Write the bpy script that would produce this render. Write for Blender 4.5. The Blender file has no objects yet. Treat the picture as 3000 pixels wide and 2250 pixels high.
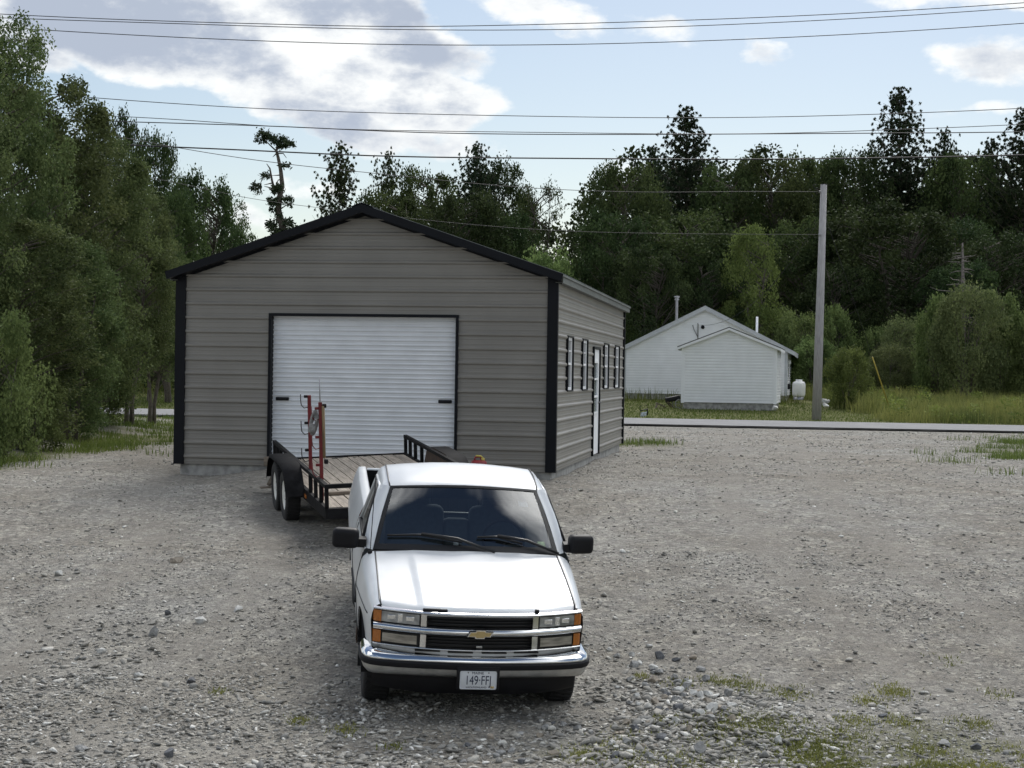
import bpy, bmesh, math, random
import numpy as np
from mathutils import Matrix, Vector

R = math.radians
rng = np.random.default_rng(7)
random.seed(7)
scene = bpy.context.scene
COL = scene.collection

# ------------------------------------------------------------------ camera
FPX, PITCH, ROLL, CAMZ = 4983.0, 0.006, 0.0151, 1.536
cam = bpy.data.cameras.new('camera')
cam.sensor_width = 36.0
cam.lens = FPX / 3000.0 * 36.0
cam.clip_start, cam.clip_end = 0.1, 4000.0
camo = bpy.data.objects.new('camera', cam)
COL.objects.link(camo)
camo.matrix_world = (Matrix.Translation((0, 0, CAMZ)) @ Matrix.Rotation(math.pi / 2 - PITCH, 4, 'X')
                     @ Matrix.Rotation(ROLL, 4, 'Z'))
scene.camera = camo


def ray(u, v):
    """direction of a measured photo point, used to work out where a thing stands"""
    c, s = math.cos(ROLL), math.sin(ROLL)
    du, dv = u - 1500.0, v - 1125.0
    x, y = (c * du + s * dv) / FPX, -(-s * du + c * dv) / FPX
    return np.array([x, math.cos(PITCH) + y * math.sin(PITCH), y * math.cos(PITCH) - math.sin(PITCH)])


def at(u, v, D):
    d = ray(u, v)
    return np.array([0, 0, CAMZ]) + d * (D / d[1])


# ------------------------------------------------------------------ helpers
def tag(o, label=None, cat=None, group=None, kind=None):
    if label: o['label'] = label
    if cat: o['category'] = cat
    if group: o['group'] = group
    if kind: o['kind'] = kind
    return o


def link(name, mesh, parent=None):
    o = bpy.data.objects.new(name, mesh)
    COL.objects.link(o)
    if parent: o.parent = parent
    return o


def empty(name, loc=(0, 0, 0), rot=None, label=None, cat=None, group=None):
    o = bpy.data.objects.new(name, None)
    o.empty_display_size = 0.3
    COL.objects.link(o)
    o.location = loc
    if rot is not None:
        o.rotation_euler = rot
    return tag(o, label, cat, group)


def np_mesh(name, V, F, mat=None, tint=None, smooth=False):
    V = np.asarray(V, dtype=np.float32); F = np.asarray(F, dtype=np.int32)
    me = bpy.data.meshes.new(name)
    k = F.shape[1]
    me.vertices.add(len(V)); me.vertices.foreach_set('co', V.ravel())
    me.loops.add(F.size); me.loops.foreach_set('vertex_index', F.ravel())
    me.polygons.add(len(F))
    me.polygons.foreach_set('loop_start', np.arange(0, F.size, k, dtype=np.int32))
    if smooth:
        me.polygons.foreach_set('use_smooth', np.ones(len(F), dtype=bool))
    if tint is not None:
        a = me.attributes.new('tint', 'FLOAT', 'FACE')
        a.data.foreach_set('value', np.asarray(tint, dtype=np.float32))
    me.update(calc_edges=True)
    if mat: me.materials.append(mat)
    return me


class MB:
    """collects shapes for one mesh"""
    def __init__(s):
        s.v, s.f, s.s = [], [], []

    def add(s, V, F, smooth=False):
        n = len(s.v)
        s.v += [tuple(float(c) for c in p) for p in V]
        s.f += [tuple(i + n for i in q) for q in F]
        s.s += [smooth] * len(F)
        return s

    def box(s, x0, x1, y0, y1, z0, z1):
        V = [(x, y, z) for z in (z0, z1) for y in (y0, y1) for x in (x0, x1)]
        return s.add(V, [(0, 2, 3, 1), (4, 5, 7, 6), (0, 1, 5, 4), (2, 6, 7, 3), (0, 4, 6, 2), (1, 3, 7, 5)])

    def rbox(s, c, size, bev=0.01, M=None, seg=2):
        bm = bmesh.new()
        bmesh.ops.create_cube(bm, size=1.0)
        bmesh.ops.scale(bm, vec=size, verts=bm.verts)
        bmesh.ops.bevel(bm, geom=bm.edges[:] , offset=bev, segments=seg, affect='EDGES', profile=0.5)
        T = Matrix.Translation(c) @ (M.to_4x4() if M else Matrix.Identity(4))
        bm.verts.index_update()
        V = [T @ v.co for v in bm.verts]
        F = [[v.index for v in f.verts] for f in bm.faces]
        bm.free()
        return s.add(V, F, True)

    def bar(s, p0, p1, w, h, up=(0, 0, 1)):
        p0, p1 = Vector(p0), Vector(p1)
        d = (p1 - p0).normalized()
        u = Vector(up)
        if abs(d.dot(u)) > 0.99: u = Vector((0, 1, 0))
        a = d.cross(u).normalized() * w / 2
        b = a.cross(d).normalized() * h / 2
        V = [p + i * a + j * b for p in (p0, p1) for i, j in ((-1, -1), (1, -1), (1, 1), (-1, 1))]
        return s.add(V, [(3, 2, 1, 0), (4, 5, 6, 7), (0, 1, 5, 4), (1, 2, 6, 5), (2, 3, 7, 6), (3, 0, 4, 7)])

    def tube(s, pts, r, n=8, cap=True):
        pts = [Vector(p) for p in pts]
        rr = r if hasattr(r, '__len__') else [r] * len(pts)
        V, F = [], []
        pu = None
        for i, p in enumerate(pts):
            d = (pts[min(i + 1, len(pts) - 1)] - pts[max(i - 1, 0)]).normalized()
            if pu is None:
                pu = Vector((0, 0, 1)) if abs(d.z) < 0.9 else Vector((1, 0, 0))
            a = (pu - d * pu.dot(d)).normalized(); b = d.cross(a); pu = a
            for k in range(n):
                t = 2 * math.pi * k / n
                V.append(p + (a * math.cos(t) + b * math.sin(t)) * rr[i])
        for i in range(len(pts) - 1):
            for k in range(n):
                F.append((i * n + k, i * n + (k + 1) % n, (i + 1) * n + (k + 1) % n, (i + 1) * n + k))
        if cap:
            F.append(tuple(range(n - 1, -1, -1))); m = (len(pts) - 1) * n
            F.append(tuple(range(m, m + n)))
        return s.add(V, F, True)

    def lathe(s, prof, c=(0, 0, 0), axis='Z', n=32):
        """prof: (radius, height) pairs"""
        V, F = [], []
        for r, h in prof:
            for k in range(n):
                t = 2 * math.pi * k / n
                a, b = r * math.cos(t), r * math.sin(t)
                p = {'Z': (a, b, h), 'X': (h, a, b), 'Y': (a, h, b)}[axis]
                V.append((p[0] + c[0], p[1] + c[1], p[2] + c[2]))
        for i in range(len(prof) - 1):
            for k in range(n):
                F.append((i * n + k, i * n + (k + 1) % n, (i + 1) * n + (k + 1) % n, (i + 1) * n + k))
        return s.add(V, F, True)

    def prism(s, poly, axis, a0, a1):
        """2-D outline swept along an axis"""
        n = len(poly); V = []
        for a in (a0, a1):
            for p, q in poly:
                V.append({'X': (a, p, q), 'Y': (p, a, q), 'Z': (p, q, a)}[axis])
        F = [tuple(range(n - 1, -1, -1)), tuple(range(n, 2 * n))]
        F += [(i, (i + 1) % n, n + (i + 1) % n, n + i) for i in range(n)]
        return s.add(V, F)

    def grid(s, P, smooth=True):
        """P[i][j] points"""
        nu, nv = len(P), len(P[0])
        V = [P[i][j] for i in range(nu) for j in range(nv)]
        F = [(i * nv + j, i * nv + j + 1, (i + 1) * nv + j + 1, (i + 1) * nv + j) for i in range(nu - 1) for j in range(nv - 1)]
        return s.add(V, F, smooth)

    def build(s, name, mat, parent=None, fix=True):
        me = bpy.data.meshes.new(name)
        me.from_pydata(s.v, [], s.f)
        me.polygons.foreach_set('use_smooth', s.s)
        if fix:
            bm = bmesh.new(); bm.from_mesh(me)
            bmesh.ops.recalc_face_normals(bm, faces=bm.faces)
            bm.to_mesh(me); bm.free()
        me.update()
        if mat: me.materials.append(mat)
        return link(name, me, parent)


def text_mesh(txt, size, sx=1.0, extrude=0.0008):
    cu = bpy.data.curves.new('lettering', 'FONT')
    cu.body = txt; cu.size = size; cu.align_x = 'CENTER'; cu.align_y = 'CENTER'; cu.extrude = extrude
    o = bpy.data.objects.new('lettering', cu)
    COL.objects.link(o)
    dg = bpy.context.evaluated_depsgraph_get()
    me = bpy.data.meshes.new_from_object(o.evaluated_get(dg))
    bpy.data.objects.remove(o); bpy.data.curves.remove(cu)
    for v in me.vertices: v.co.x *= sx
    return me


def copy_tree(o, parent=None):
    c = o.copy(); COL.objects.link(c)
    if parent: c.parent = parent
    for ch in [q for q in bpy.data.objects if q.parent == o]:
        copy_tree(ch, c)
    return c


# ------------------------------------------------------------------ materials
def nodes(m):
    m.use_nodes = True
    nt = m.node_tree
    return nt, nt.nodes, nt.links


def N(nt, typ, **kw):
    n = nt.nodes.new(typ)
    for k, v in kw.items():
        if k in n.inputs.keys() if isinstance(k, str) else False:
            n.inputs[k].default_value = v
        else:
            setattr(n, k, v)
    return n


def mat(name, col, rough=0.6, metal=0.0, spec=0.5, var=0.12, scale=6.0, bump=0.0, bscale=40.0, col2=None, stretch=(1, 1, 1),
        coat=0.0, detail=5.0, lo=0.35, hi=0.65, dirt=None):
    m = bpy.data.materials.new(name)
    nt, nd, lk = nodes(m)
    b = nd['Principled BSDF']
    b.inputs['Roughness'].default_value = rough
    b.inputs['Metallic'].default_value = metal
    b.inputs['Specular IOR Level'].default_value = spec
    b.inputs['Coat Weight'].default_value = coat
    b.inputs['Coat Roughness'].default_value = 0.05
    tc = N(nt, 'ShaderNodeTexCoord'); mp = N(nt, 'ShaderNodeMapping')
    mp.inputs['Scale'].default_value = stretch
    lk.new(tc.outputs['Object'], mp.inputs['Vector'])
    no = N(nt, 'ShaderNodeTexNoise'); no.inputs['Scale'].default_value = scale; no.inputs['Detail'].default_value = detail
    lk.new(mp.outputs['Vector'], no.inputs['Vector'])
    cr = N(nt, 'ShaderNodeValToRGB')
    c2 = col2 if col2 else tuple(min(1, c * (1 + var)) for c in col)
    c1 = col if col2 else tuple(c * (1 - var) for c in col)
    cr.color_ramp.elements[0].position = lo; cr.color_ramp.elements[1].position = hi
    cr.color_ramp.elements[0].color = (*c1, 1); cr.color_ramp.elements[1].color = (*c2, 1)
    lk.new(no.outputs['Fac'], cr.inputs['Fac'])
    lk.new(cr.outputs['Color'], b.inputs['Base Color'])
    if dirt:   # splashed mud and road grime low down: (colour, full height, clean height, strength)
        dc, z0, z1, st = dirt
        sx_ = N(nt, 'ShaderNodeSeparateXYZ'); lk.new(tc.outputs['Object'], sx_.inputs[0])
        r1 = N(nt, 'ShaderNodeMapRange'); r1.inputs[1].default_value = z1; r1.inputs[2].default_value = z0; lk.new(sx_.outputs[2], r1.inputs[0])
        nz = N(nt, 'ShaderNodeTexNoise'); nz.inputs['Scale'].default_value = 7; nz.inputs['Detail'].default_value = 7; lk.new(tc.outputs['Object'], nz.inputs['Vector'])
        r2 = N(nt, 'ShaderNodeMapRange'); r2.inputs[1].default_value = .38; r2.inputs[2].default_value = .68; lk.new(nz.outputs['Fac'], r2.inputs[0])
        ml = N(nt, 'ShaderNodeMath', operation='MULTIPLY'); lk.new(r1.outputs[0], ml.inputs[0]); lk.new(r2.outputs[0], ml.inputs[1])
        m2 = N(nt, 'ShaderNodeMath', operation='MULTIPLY'); lk.new(ml.outputs[0], m2.inputs[0]); m2.inputs[1].default_value = st
        mxd = N(nt, 'ShaderNodeMixRGB'); lk.new(m2.outputs[0], mxd.inputs['Fac']); lk.new(cr.outputs['Color'], mxd.inputs['Color1']); mxd.inputs['Color2'].default_value = (*dc, 1)
        lk.new(mxd.outputs[0], b.inputs['Base Color'])
    if bump:
        n2 = N(nt, 'ShaderNodeTexNoise'); n2.inputs['Scale'].default_value = bscale; n2.inputs['Detail'].default_value = 4
        lk.new(mp.outputs['Vector'], n2.inputs['Vector'])
        bp = N(nt, 'ShaderNodeBump'); bp.inputs['Strength'].default_value = bump; bp.inputs['Distance'].default_value = 0.02
        lk.new(n2.outputs['Fac'], bp.inputs['Height']); lk.new(bp.outputs['Normal'], b.inputs['Normal'])
    return m


def leaf_mat(name, c_dark, c_light, trans=0.3):
    m = bpy.data.materials.new(name)
    nt, nd, lk = nodes(m)
    nd.remove(nd['Principled BSDF']); out = nd['Material Output']
    at_ = N(nt, 'ShaderNodeAttribute'); at_.attribute_name = 'tint'
    cr = N(nt, 'ShaderNodeValToRGB')
    cr.color_ramp.elements[0].color = (*c_dark, 1); cr.color_ramp.elements[1].color = (*c_light, 1)
    lk.new(at_.outputs['Fac'], cr.inputs['Fac'])
    oi = N(nt, 'ShaderNodeObjectInfo')
    hs = N(nt, 'ShaderNodeHueSaturation')
    mr = N(nt, 'ShaderNodeMapRange'); mr.inputs['To Min'].default_value = 0.8; mr.inputs['To Max'].default_value = 1.2
    lk.new(oi.outputs['Random'], mr.inputs['Value']); lk.new(mr.outputs['Result'], hs.inputs['Value'])
    mh = N(nt, 'ShaderNodeMapRange'); mh.inputs['To Min'].default_value = 0.485; mh.inputs['To Max'].default_value = 0.515
    lk.new(oi.outputs['Random'], mh.inputs['Value']); lk.new(mh.outputs['Result'], hs.inputs['Hue'])
    lk.new(cr.outputs['Color'], hs.inputs['Color'])
    p = N(nt, 'ShaderNodeBsdfPrincipled'); p.inputs['Roughness'].default_value = 0.7; p.inputs['Specular IOR Level'].default_value = 0.12
    t = N(nt, 'ShaderNodeBsdfTranslucent'); mx = N(nt, 'ShaderNodeMixShader'); mx.inputs['Fac'].default_value = trans
    lk.new(hs.outputs['Color'], p.inputs['Base Color']); lk.new(hs.outputs['Color'], t.inputs['Color'])
    lk.new(p.outputs[0], mx.inputs[1]); lk.new(t.outputs[0], mx.inputs[2]); lk.new(mx.outputs[0], out.inputs['Surface'])
    return m


def ramp_attr_mat(name, stops, rough=0.85, bump=0.3):
    m = bpy.data.materials.new(name)
    nt, nd, lk = nodes(m); b = nd['Principled BSDF']; b.inputs['Roughness'].default_value = rough
    b.inputs['Specular IOR Level'].default_value = 0.25
    a = N(nt, 'ShaderNodeAttribute'); a.attribute_name = 'tint'
    cr = N(nt, 'ShaderNodeValToRGB')
    while len(cr.color_ramp.elements) < len(stops): cr.color_ramp.elements.new(0.5)
    for e, (p, c) in zip(cr.color_ramp.elements, stops): e.position = p; e.color = (*c, 1)
    lk.new(a.outputs['Fac'], cr.inputs['Fac'])
    tc = N(nt, 'ShaderNodeTexCoord'); no = N(nt, 'ShaderNodeTexNoise'); no.inputs['Scale'].default_value = 60
    lk.new(tc.outputs['Object'], no.inputs['Vector'])
    mx = N(nt, 'ShaderNodeMixRGB'); mx.blend_type = 'MULTIPLY'; mx.inputs['Fac'].default_value = 0.5
    r2 = N(nt, 'ShaderNodeValToRGB'); r2.color_ramp.elements[0].color = (.55, .55, .55, 1); r2.color_ramp.elements[1].color = (1.25, 1.25, 1.2, 1)
    r2.color_ramp.elements[0].position = .3; r2.color_ramp.elements[1].position = .7
    lk.new(no.outputs['Fac'], r2.inputs['Fac'])
    lk.new(cr.outputs['Color'], mx.inputs['Color1']); lk.new(r2.outputs['Color'], mx.inputs['Color2'])
    lk.new(mx.outputs['Color'], b.inputs['Base Color'])
    return m


def glass_mat(name, tint=(.45, .52, .52), rough=0.03, k=1.0):
    m = bpy.data.materials.new(name)
    nt, nd, lk = nodes(m); nd.remove(nd['Principled BSDF'])
    t = N(nt, 'ShaderNodeBsdfTransparent'); t.inputs['Color'].default_value = (*tint, 1)
    g = N(nt, 'ShaderNodeBsdfGlossy'); g.inputs['Roughness'].default_value = rough
    fr = N(nt, 'ShaderNodeFresnel'); fr.inputs['IOR'].default_value = 1.6
    ml = N(nt, 'ShaderNodeMath', operation='MULTIPLY'); ml.inputs[1].default_value = k
    lk.new(fr.outputs[0], ml.inputs[0])
    mx = N(nt, 'ShaderNodeMixShader'); lk.new(ml.outputs[0], mx.inputs['Fac'])
    lk.new(t.outputs[0], mx.inputs[1]); lk.new(g.outputs[0], mx.inputs[2])
    lk.new(mx.outputs[0], nd['Material Output'].inputs['Surface'])
    return m


M = {}
M['taupe'] = mat('taupe_painted_steel', (.245, .233, .212), rough=.42, var=.06, scale=1.2, spec=.4, dirt=((.24, .22, .19), .0, .5, .75))
M['black_trim'] = mat('black_painted_trim', (.004, .005, .008), rough=.5, var=.2, scale=3, spec=.2)
M['galv'] = mat('galvanised_trim', (.12, .13, .12), rough=.55, metal=.1, var=.15, scale=5, stretch=(1, .3, 1))
M['white_door'] = mat('white_painted_steel', (.78, .80, .83), rough=.4, var=.04, scale=3)
M['concrete'] = mat('concrete', (.33, .325, .31), rough=.9, var=.28, scale=7, bump=.3, bscale=50)
M['white_vinyl'] = mat('white_vinyl', (.88, .89, .91), rough=.5, var=.03, scale=2)
M['shingle'] = mat('dark_shingle', (.10, .10, .11), rough=.9, var=.3, scale=20, bump=.3)
M['grey_fascia'] = mat('grey_white_fascia', (.52, .54, .57), rough=.5, var=.06)
M['asphalt'] = mat('worn_asphalt', (.215, .215, .22), rough=.9, var=.1, scale=1.2, bump=.2, bscale=120)
M['asphalt_edge'] = mat('asphalt_broken_edge', (.15, .15, .15), rough=.9, var=.35, scale=5)
M['pole'] = mat('weathered_pole_wood', (.36, .35, .355), rough=.85, var=.2, scale=9, stretch=(6, 6, .35), bump=.4)
M['wire'] = mat('black_cable', (.012, .012, .014), rough=.6, var=.2)
M['yellow'] = mat('yellow_plastic', (.48, .38, .08), rough=.5, var=.1)
M['steel'] = mat('bare_steel', (.35, .35, .36), rough=.4, metal=.8, var=.15)
M['rubber'] = mat('tyre_rubber', (.016, .016, .017), rough=.8, var=.25, scale=14, bump=.25)
M['paint'] = mat('white_truck_paint', (.61, .635, .66), rough=.33, var=.05, scale=3.5, coat=.3, dirt=((.30, .27, .23), .40, 1.0, .7))
M['chrome'] = mat('chrome', (.78, .79, .80), rough=.09, metal=1.0, var=.04)
M['dchrome'] = mat('dull_chrome', (.55, .55, .54), rough=.28, metal=.85, var=.12, scale=10)
M['black_plastic'] = mat('black_plastic', (.008, .008, .010), rough=.55, var=.2, spec=.25)
M['black_gloss'] = mat('black_grille', (.006, .006, .007), rough=.4, var=.2)
M['amber'] = mat('amber_lens', (.40, .13, .02), rough=.2, var=.18, scale=30, stretch=(6, 1, 1), coat=.5)
M['lens'] = mat('clear_lamp_lens', (.30, .31, .31), rough=.12, var=.45, scale=9, coat=1.0, metal=.35)
M['lens2'] = mat('ribbed_lamp_lens', (.30, .28, .24), rough=.18, var=.35, scale=7, coat=1.0, metal=.3, stretch=(1, 1, 5))
M['reflector'] = mat('lamp_reflector', (.85, .86, .86), rough=.1, metal=.9, var=.1)
M['gold'] = mat('gold_badge', (.55, .42, .20), rough=.35, metal=.5, var=.1)
M['plate'] = mat('plate_white', (.72, .74, .77), rough=.45, var=.04)
M['plate_ink'] = mat('plate_ink', (.02, .03, .07), rough=.5, var=.1)
M['interior'] = mat('dark_blue_grey_cloth', (.075, .09, .105), rough=.9, var=.08, scale=25)
M['dash'] = mat('grey_dash_vinyl', (.13, .15, .15), rough=.7, var=.15)
M['windshield'] = glass_mat('windshield_glass', (.78, .83, .83), .02, 3.0)
M['sideglass'] = glass_mat('side_glass', (.20, .22, .20), .03, 1.0)
M['windowglass'] = mat('window_glass', (.05, .06, .065), rough=.06, var=.3, scale=1.5, spec=.8)
M['deck'] = mat('weathered_deck_boards', (.33, .285, .235), rough=.85, var=.3, scale=5, stretch=(9, .6, 9), bump=.4, bscale=30)
M['batten'] = mat('grey_brown_board', (.20, .165, .13), rough=.85, var=.25, scale=6, stretch=(1, 8, 8))
M['trailer_black'] = mat('worn_black_paint', (.012, .012, .013), rough=.75, var=.4, scale=9, spec=.10)
M['rust'] = mat('rusty_dark_steel', (.030, .022, .018), rough=.75, var=.5, scale=12, col2=(.075, .042, .026))
M['red'] = mat('red_painted_steel', (.14, .008, .011), rough=.5, var=.25, scale=14)
M['white_rim'] = mat('white_wheel', (.72, .72, .68), rough=.5, var=.08)
M['tan'] = mat('tan_wood', (.22, .165, .09), rough=.8, var=.3, stretch=(8, 8, .6))
M['grey_plastic'] = mat('grey_plastic', (.22, .22, .22), rough=.6, var=.35, scale=20)
M['red_plastic'] = mat('red_plastic', (.24, .018, .022), rough=.45, var=.1)
M['tank_white'] = mat('tank_white', (.80, .80, .78), rough=.4, var=.05, scale=4)
M['bark'] = mat('grey_brown_bark', (.105, .09, .075), rough=.95, var=.4, scale=10, stretch=(3, 3, .6), bump=.5, bscale=20)
M['bark_dead'] = mat('grey_dead_wood', (.13, .115, .105), rough=.95, var=.35, scale=8)
M['leaf_near'] = leaf_mat('birch_leaves', (.054, .082, .030), (.160, .200, .078), .36)
M['leaf_dark'] = leaf_mat('dark_broad_leaves', (.024, .042, .017), (.070, .100, .036), .25)
M['leaf_far'] = leaf_mat('forest_leaves', (.030, .050, .019), (.092, .122, .042), .3)
M['leaf_shrub'] = leaf_mat('shrub_leaves', (.085, .125, .042), (.215, .275, .10), .34)
M['leaf_yellow'] = leaf_mat('yellow_green_leaves', (.075, .10, .028), (.175, .21, .065), .34)
M['needle'] = leaf_mat('pine_needles', (.018, .033, .017), (.056, .080, .038), .18)
M['needle_light'] = leaf_mat('pale_pine_needles', (.03, .048, .02), (.085, .11, .042), .2)
M['grass'] = leaf_mat('grass_blades', (.055, .085, .018), (.17, .205, .05), .3)
M['stone'] = ramp_attr_mat('gravel_stones', [(0, (.12, .122, .125)), (.10, (.22, .22, .212)), (.5, (.33, .315, .288)), (.8, (.42, .405, .37)), (.93, (.64, .63, .60)), (1, (.74, .73, .70))])
# ------------------------------------------------------------------ placements worked out from the photograph
G_TH = 0.1534
G_C = np.array([0.6745, 27.011, 0.0])
G_A = np.array([math.cos(G_TH), -math.sin(G_TH), 0]); G_B = np.array([math.sin(G_TH), math.cos(G_TH), 0])


def gw(x, y, z=0.0):
    return G_C + G_A * x + G_B * y + np.array([0, 0, z])


def pose(loc, yaw, pit, rol):
    return Matrix.Translation(loc) @ Matrix.Rotation(yaw, 4, 'Z') @ Matrix.Rotation(pit, 4, 'X') @ Matrix.Rotation(rol, 4, 'Y')


TRUCK = pose((-.2638, 14.0863, CAMZ - 2.9824), .1221, .1358, .0236)
TRAIL = pose((-1.2651, 20.9908, CAMZ - 2.1064), .2747, .0735, -.0461)

# ------------------------------------------------------------------ terrain
PY_ = np.array([-400, -20, 8, 12.5, 14.9, 17.9, 20, 22.7, 24, 27, 30, 35, 45, 54.5, 61.5, 64.5, 73, 84, 100, 140, 200, 1500])
PZ_ = np.array([-2.2, -1.62, -1.56, -1.47, -1.36, -.95, -.70, -.46, -.36, -.17, -.14, -.13, -.12, -.07, -.05, 0, .13, .36, .9, 2.4, 3.5, 4.0])


def base_z(x, y):
    y = np.asarray(y, float)
    s = np.zeros_like(y)
    for d, w in ((-1.6, .2), (-.8, .2), (0, .2), (.8, .2), (1.6, .2)):
        s = s + w * np.interp(y + d, PY_, PZ_)
    k = np.clip((y - 45) / 8, 0, 1) * np.clip((75 - y) / 8, 0, 1)
    return s - .004 * np.clip(x, -20, 20) * k


ctrl = []
for lx, ly in ((-.81, .9), (.81, .9), (-.81, 3.885), (.81, 3.885)):
    p = TRUCK @ Vector((lx, ly, 0.0)); ctrl.append((p.x, p.y, p.z))
for lx, ly in ((-1.08, 2.149), (-1.08, 3.009), (1.08, 2.149), (1.08, 3.009)):
    p = TRAIL @ Vector((lx, ly, 0.0)); ctrl.append((p.x, p.y, p.z))
for lx, ly, z in ((-6.2, -.1, -.20), (-5.2, -.1, -.175), (-4.75, -.1, -.04), (-3.9, -.2, -.02), (-3, -.2, -.02), (-1.6, -.2, -.05), (-.6, -.1, -.14),
                  (0, -.1, -.15), (.1, 3, -.155), (.1, 6, -.165), (.1, 9, -.18), (.1, 12.2, -.2), (-6.3, 4, -.22), (-6.3, 9, -.2), (-3, 12.5, -.2)):
    p = gw(lx, ly); ctrl.append((p[0], p[1], z))
ctrl += [(-8.1, 27, -.19), (-7.8, 29, -.12), (-7.69, 32, -.08), (-6.94, 35, -.05), (-10.4, 38, -.28), (-10.6, 43, -.16),
         (5, 15, -1.34), (6, 22, -.56), (6, 30, -.16), (-5, 16, -1.25), (-6, 22, -.62), (0, 11, -1.52), (-5, 11, -1.52)]
ctrl = np.array(ctrl)
SIG = 1.5
_d = np.linalg.norm(ctrl[:, None, :2] - ctrl[None, :, :2], axis=2)
_K = np.exp(-(_d / SIG) ** 2) + np.eye(len(ctrl)) * .02
CW = np.linalg.solve(_K, ctrl[:, 2] - base_z(ctrl[:, 0], ctrl[:, 1]))


def vnoise(x, y, s, seed=0):
    """cheap smooth value noise"""
    x = np.asarray(x, float) / s + seed * 17.3; y = np.asarray(y, float) / s + seed * 5.1
    xi, yi = np.floor(x), np.floor(y); fx, fy = x - xi, y - yi
    fx = fx * fx * (3 - 2 * fx); fy = fy * fy * (3 - 2 * fy)
    def h(a, b):
        t = np.sin(a * 127.1 + b * 311.7 + seed * 74.7) * 43758.5453
        return t - np.floor(t)
    return (h(xi, yi) * (1 - fx) + h(xi + 1, yi) * fx) * (1 - fy) + (h(xi, yi + 1) * (1 - fx) + h(xi + 1, yi + 1) * fx) * fy


def in_garage(x, y, m=0.0):
    dx, dy = x - G_C[0], y - G_C[1]
    lx = dx * G_A[0] + dy * G_A[1]; ly = dx * G_B[0] + dy * G_B[1]
    return (lx > -6.24 - m) & (lx < m) & (ly > -m) & (ly < 12.2 + m)


def tz(x, y):
    x = np.asarray(x, float); y = np.asarray(y, float)
    z = base_z(x, y)
    for (cx, cy, _), w in zip(ctrl, CW):
        z = z + w * np.exp(-((x - cx) ** 2 + (y - cy) ** 2) / SIG ** 2)
    k = np.clip((y - 8) / 4, 0, 1) * np.clip((50 - y) / 6, 0, 1)
    z = z + k * ((vnoise(x, y, 2.1, 1) - .5) * .05 + (vnoise(x, y, .7, 2) - .5) * .022)
    # the loose heap of rocks right of the truck, and the low bank under the trees on the left
    z = z + .14 * np.exp(-(((x - 1.55) / .9) ** 2 + ((y - 14.1) / .7) ** 2)) + .06 * np.exp(-(((x - .9) / .8) ** 2 + ((y - 15.4) / .8) ** 2))
    z = z + .22 * np.clip((-9.2 - x) / 1.5, 0, 1) * np.clip((y - 28) / 4, 0, 1) * np.clip((50 - y) / 5, 0, 1) * (.5 + vnoise(x, y, 1.3, 5))
    return z


def gp(u, v):
    """where a measured ground point of the photo lies on the terrain"""
    d = ray(u, v); lo, hi = 6.0, 400.0
    t = np.concatenate([np.linspace(9, 80, 900), np.linspace(80.5, 400, 400)])
    P = d[None, :] / d[1] * t[:, None] + np.array([0, 0, CAMZ])
    below = P[:, 2] < tz(P[:, 0], P[:, 1])
    i = int(np.argmax(below)) if below.any() else len(t) - 1
    return P[i, 0], P[i, 1]


def spaced(a, b, fine_a, fine_b, fine, grow=1.25):
    mid = list(np.arange(fine_a, fine_b + fine / 2, fine))
    s, x, up = fine, mid[-1], []
    while x < b: s *= grow; x += s; up.append(min(x, b))
    s, x, dn = fine, mid[0], []
    while x > a: s *= grow; x -= s; dn.append(max(x, a))
    return np.array(dn[::-1] + mid + up)


gx = spaced(-1200, 1200, -14, 18, .3); gy = spaced(-60, 1500, 9, 66, .3)
GX, GY = np.meshgrid(gx, gy, indexing='ij')
GZ = tz(GX, GY)
GZ = np.where(in_garage(GX, GY, -.35), np.minimum(GZ, -.25), GZ)
nx, ny = GX.shape
idx = np.arange(nx * ny).reshape(nx, ny)
F_ = np.stack([idx[:-1, :-1].ravel(), idx[1:, :-1].ravel(), idx[1:, 1:].ravel(), idx[:-1, 1:].ravel()], 1)
V_ = np.stack([GX.ravel(), GY.ravel(), GZ.ravel()], 1)

# where soil is grassed: beyond the road, the verge at the left, patches
def grassy(x, y):
    n = (vnoise(x, y, 1.1, 3) - .5) * 1.2 + (vnoise(x, y, .35, 4) - .5) * .5
    g = np.clip((y - 61.9 + .25 * n) * 4, 0, 1)
    edge = np.interp(y, [24, 27, 29, 32, 35, 39, 44, 54], [-8.6, -8.2, -8.1, -7.9, -7.1, -6.4, -6.0, -6.5])
    left = np.clip((edge - x + n * .9) * 1.1, 0, 1) * np.clip((y - 25.5) * 1.0, 0, 1) * (y < 55) * np.clip(.55 + n, .12, 1)
    g = np.maximum(g, left)
    g = np.maximum(g, np.clip(1.2 - np.hypot((x - .31 * y) / (.040 * y), (y - 41.0) / 5.0) + n * .8, 0, 1) * .5)
    g = np.maximum(g, np.clip(1.1 - np.hypot((x - 2.9) / 1.5, (y - 41.5) / 1.1) + n * .4, 0, 1) * .8)
    g = np.maximum(g, np.clip(1.0 - np.hypot((x - 2.7) / 1.9, (y - 13.3) / .9) + n * 1.3, 0, 1) * .8)
    return g

ga = grassy(V_[:, 0], V_[:, 1])


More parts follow.
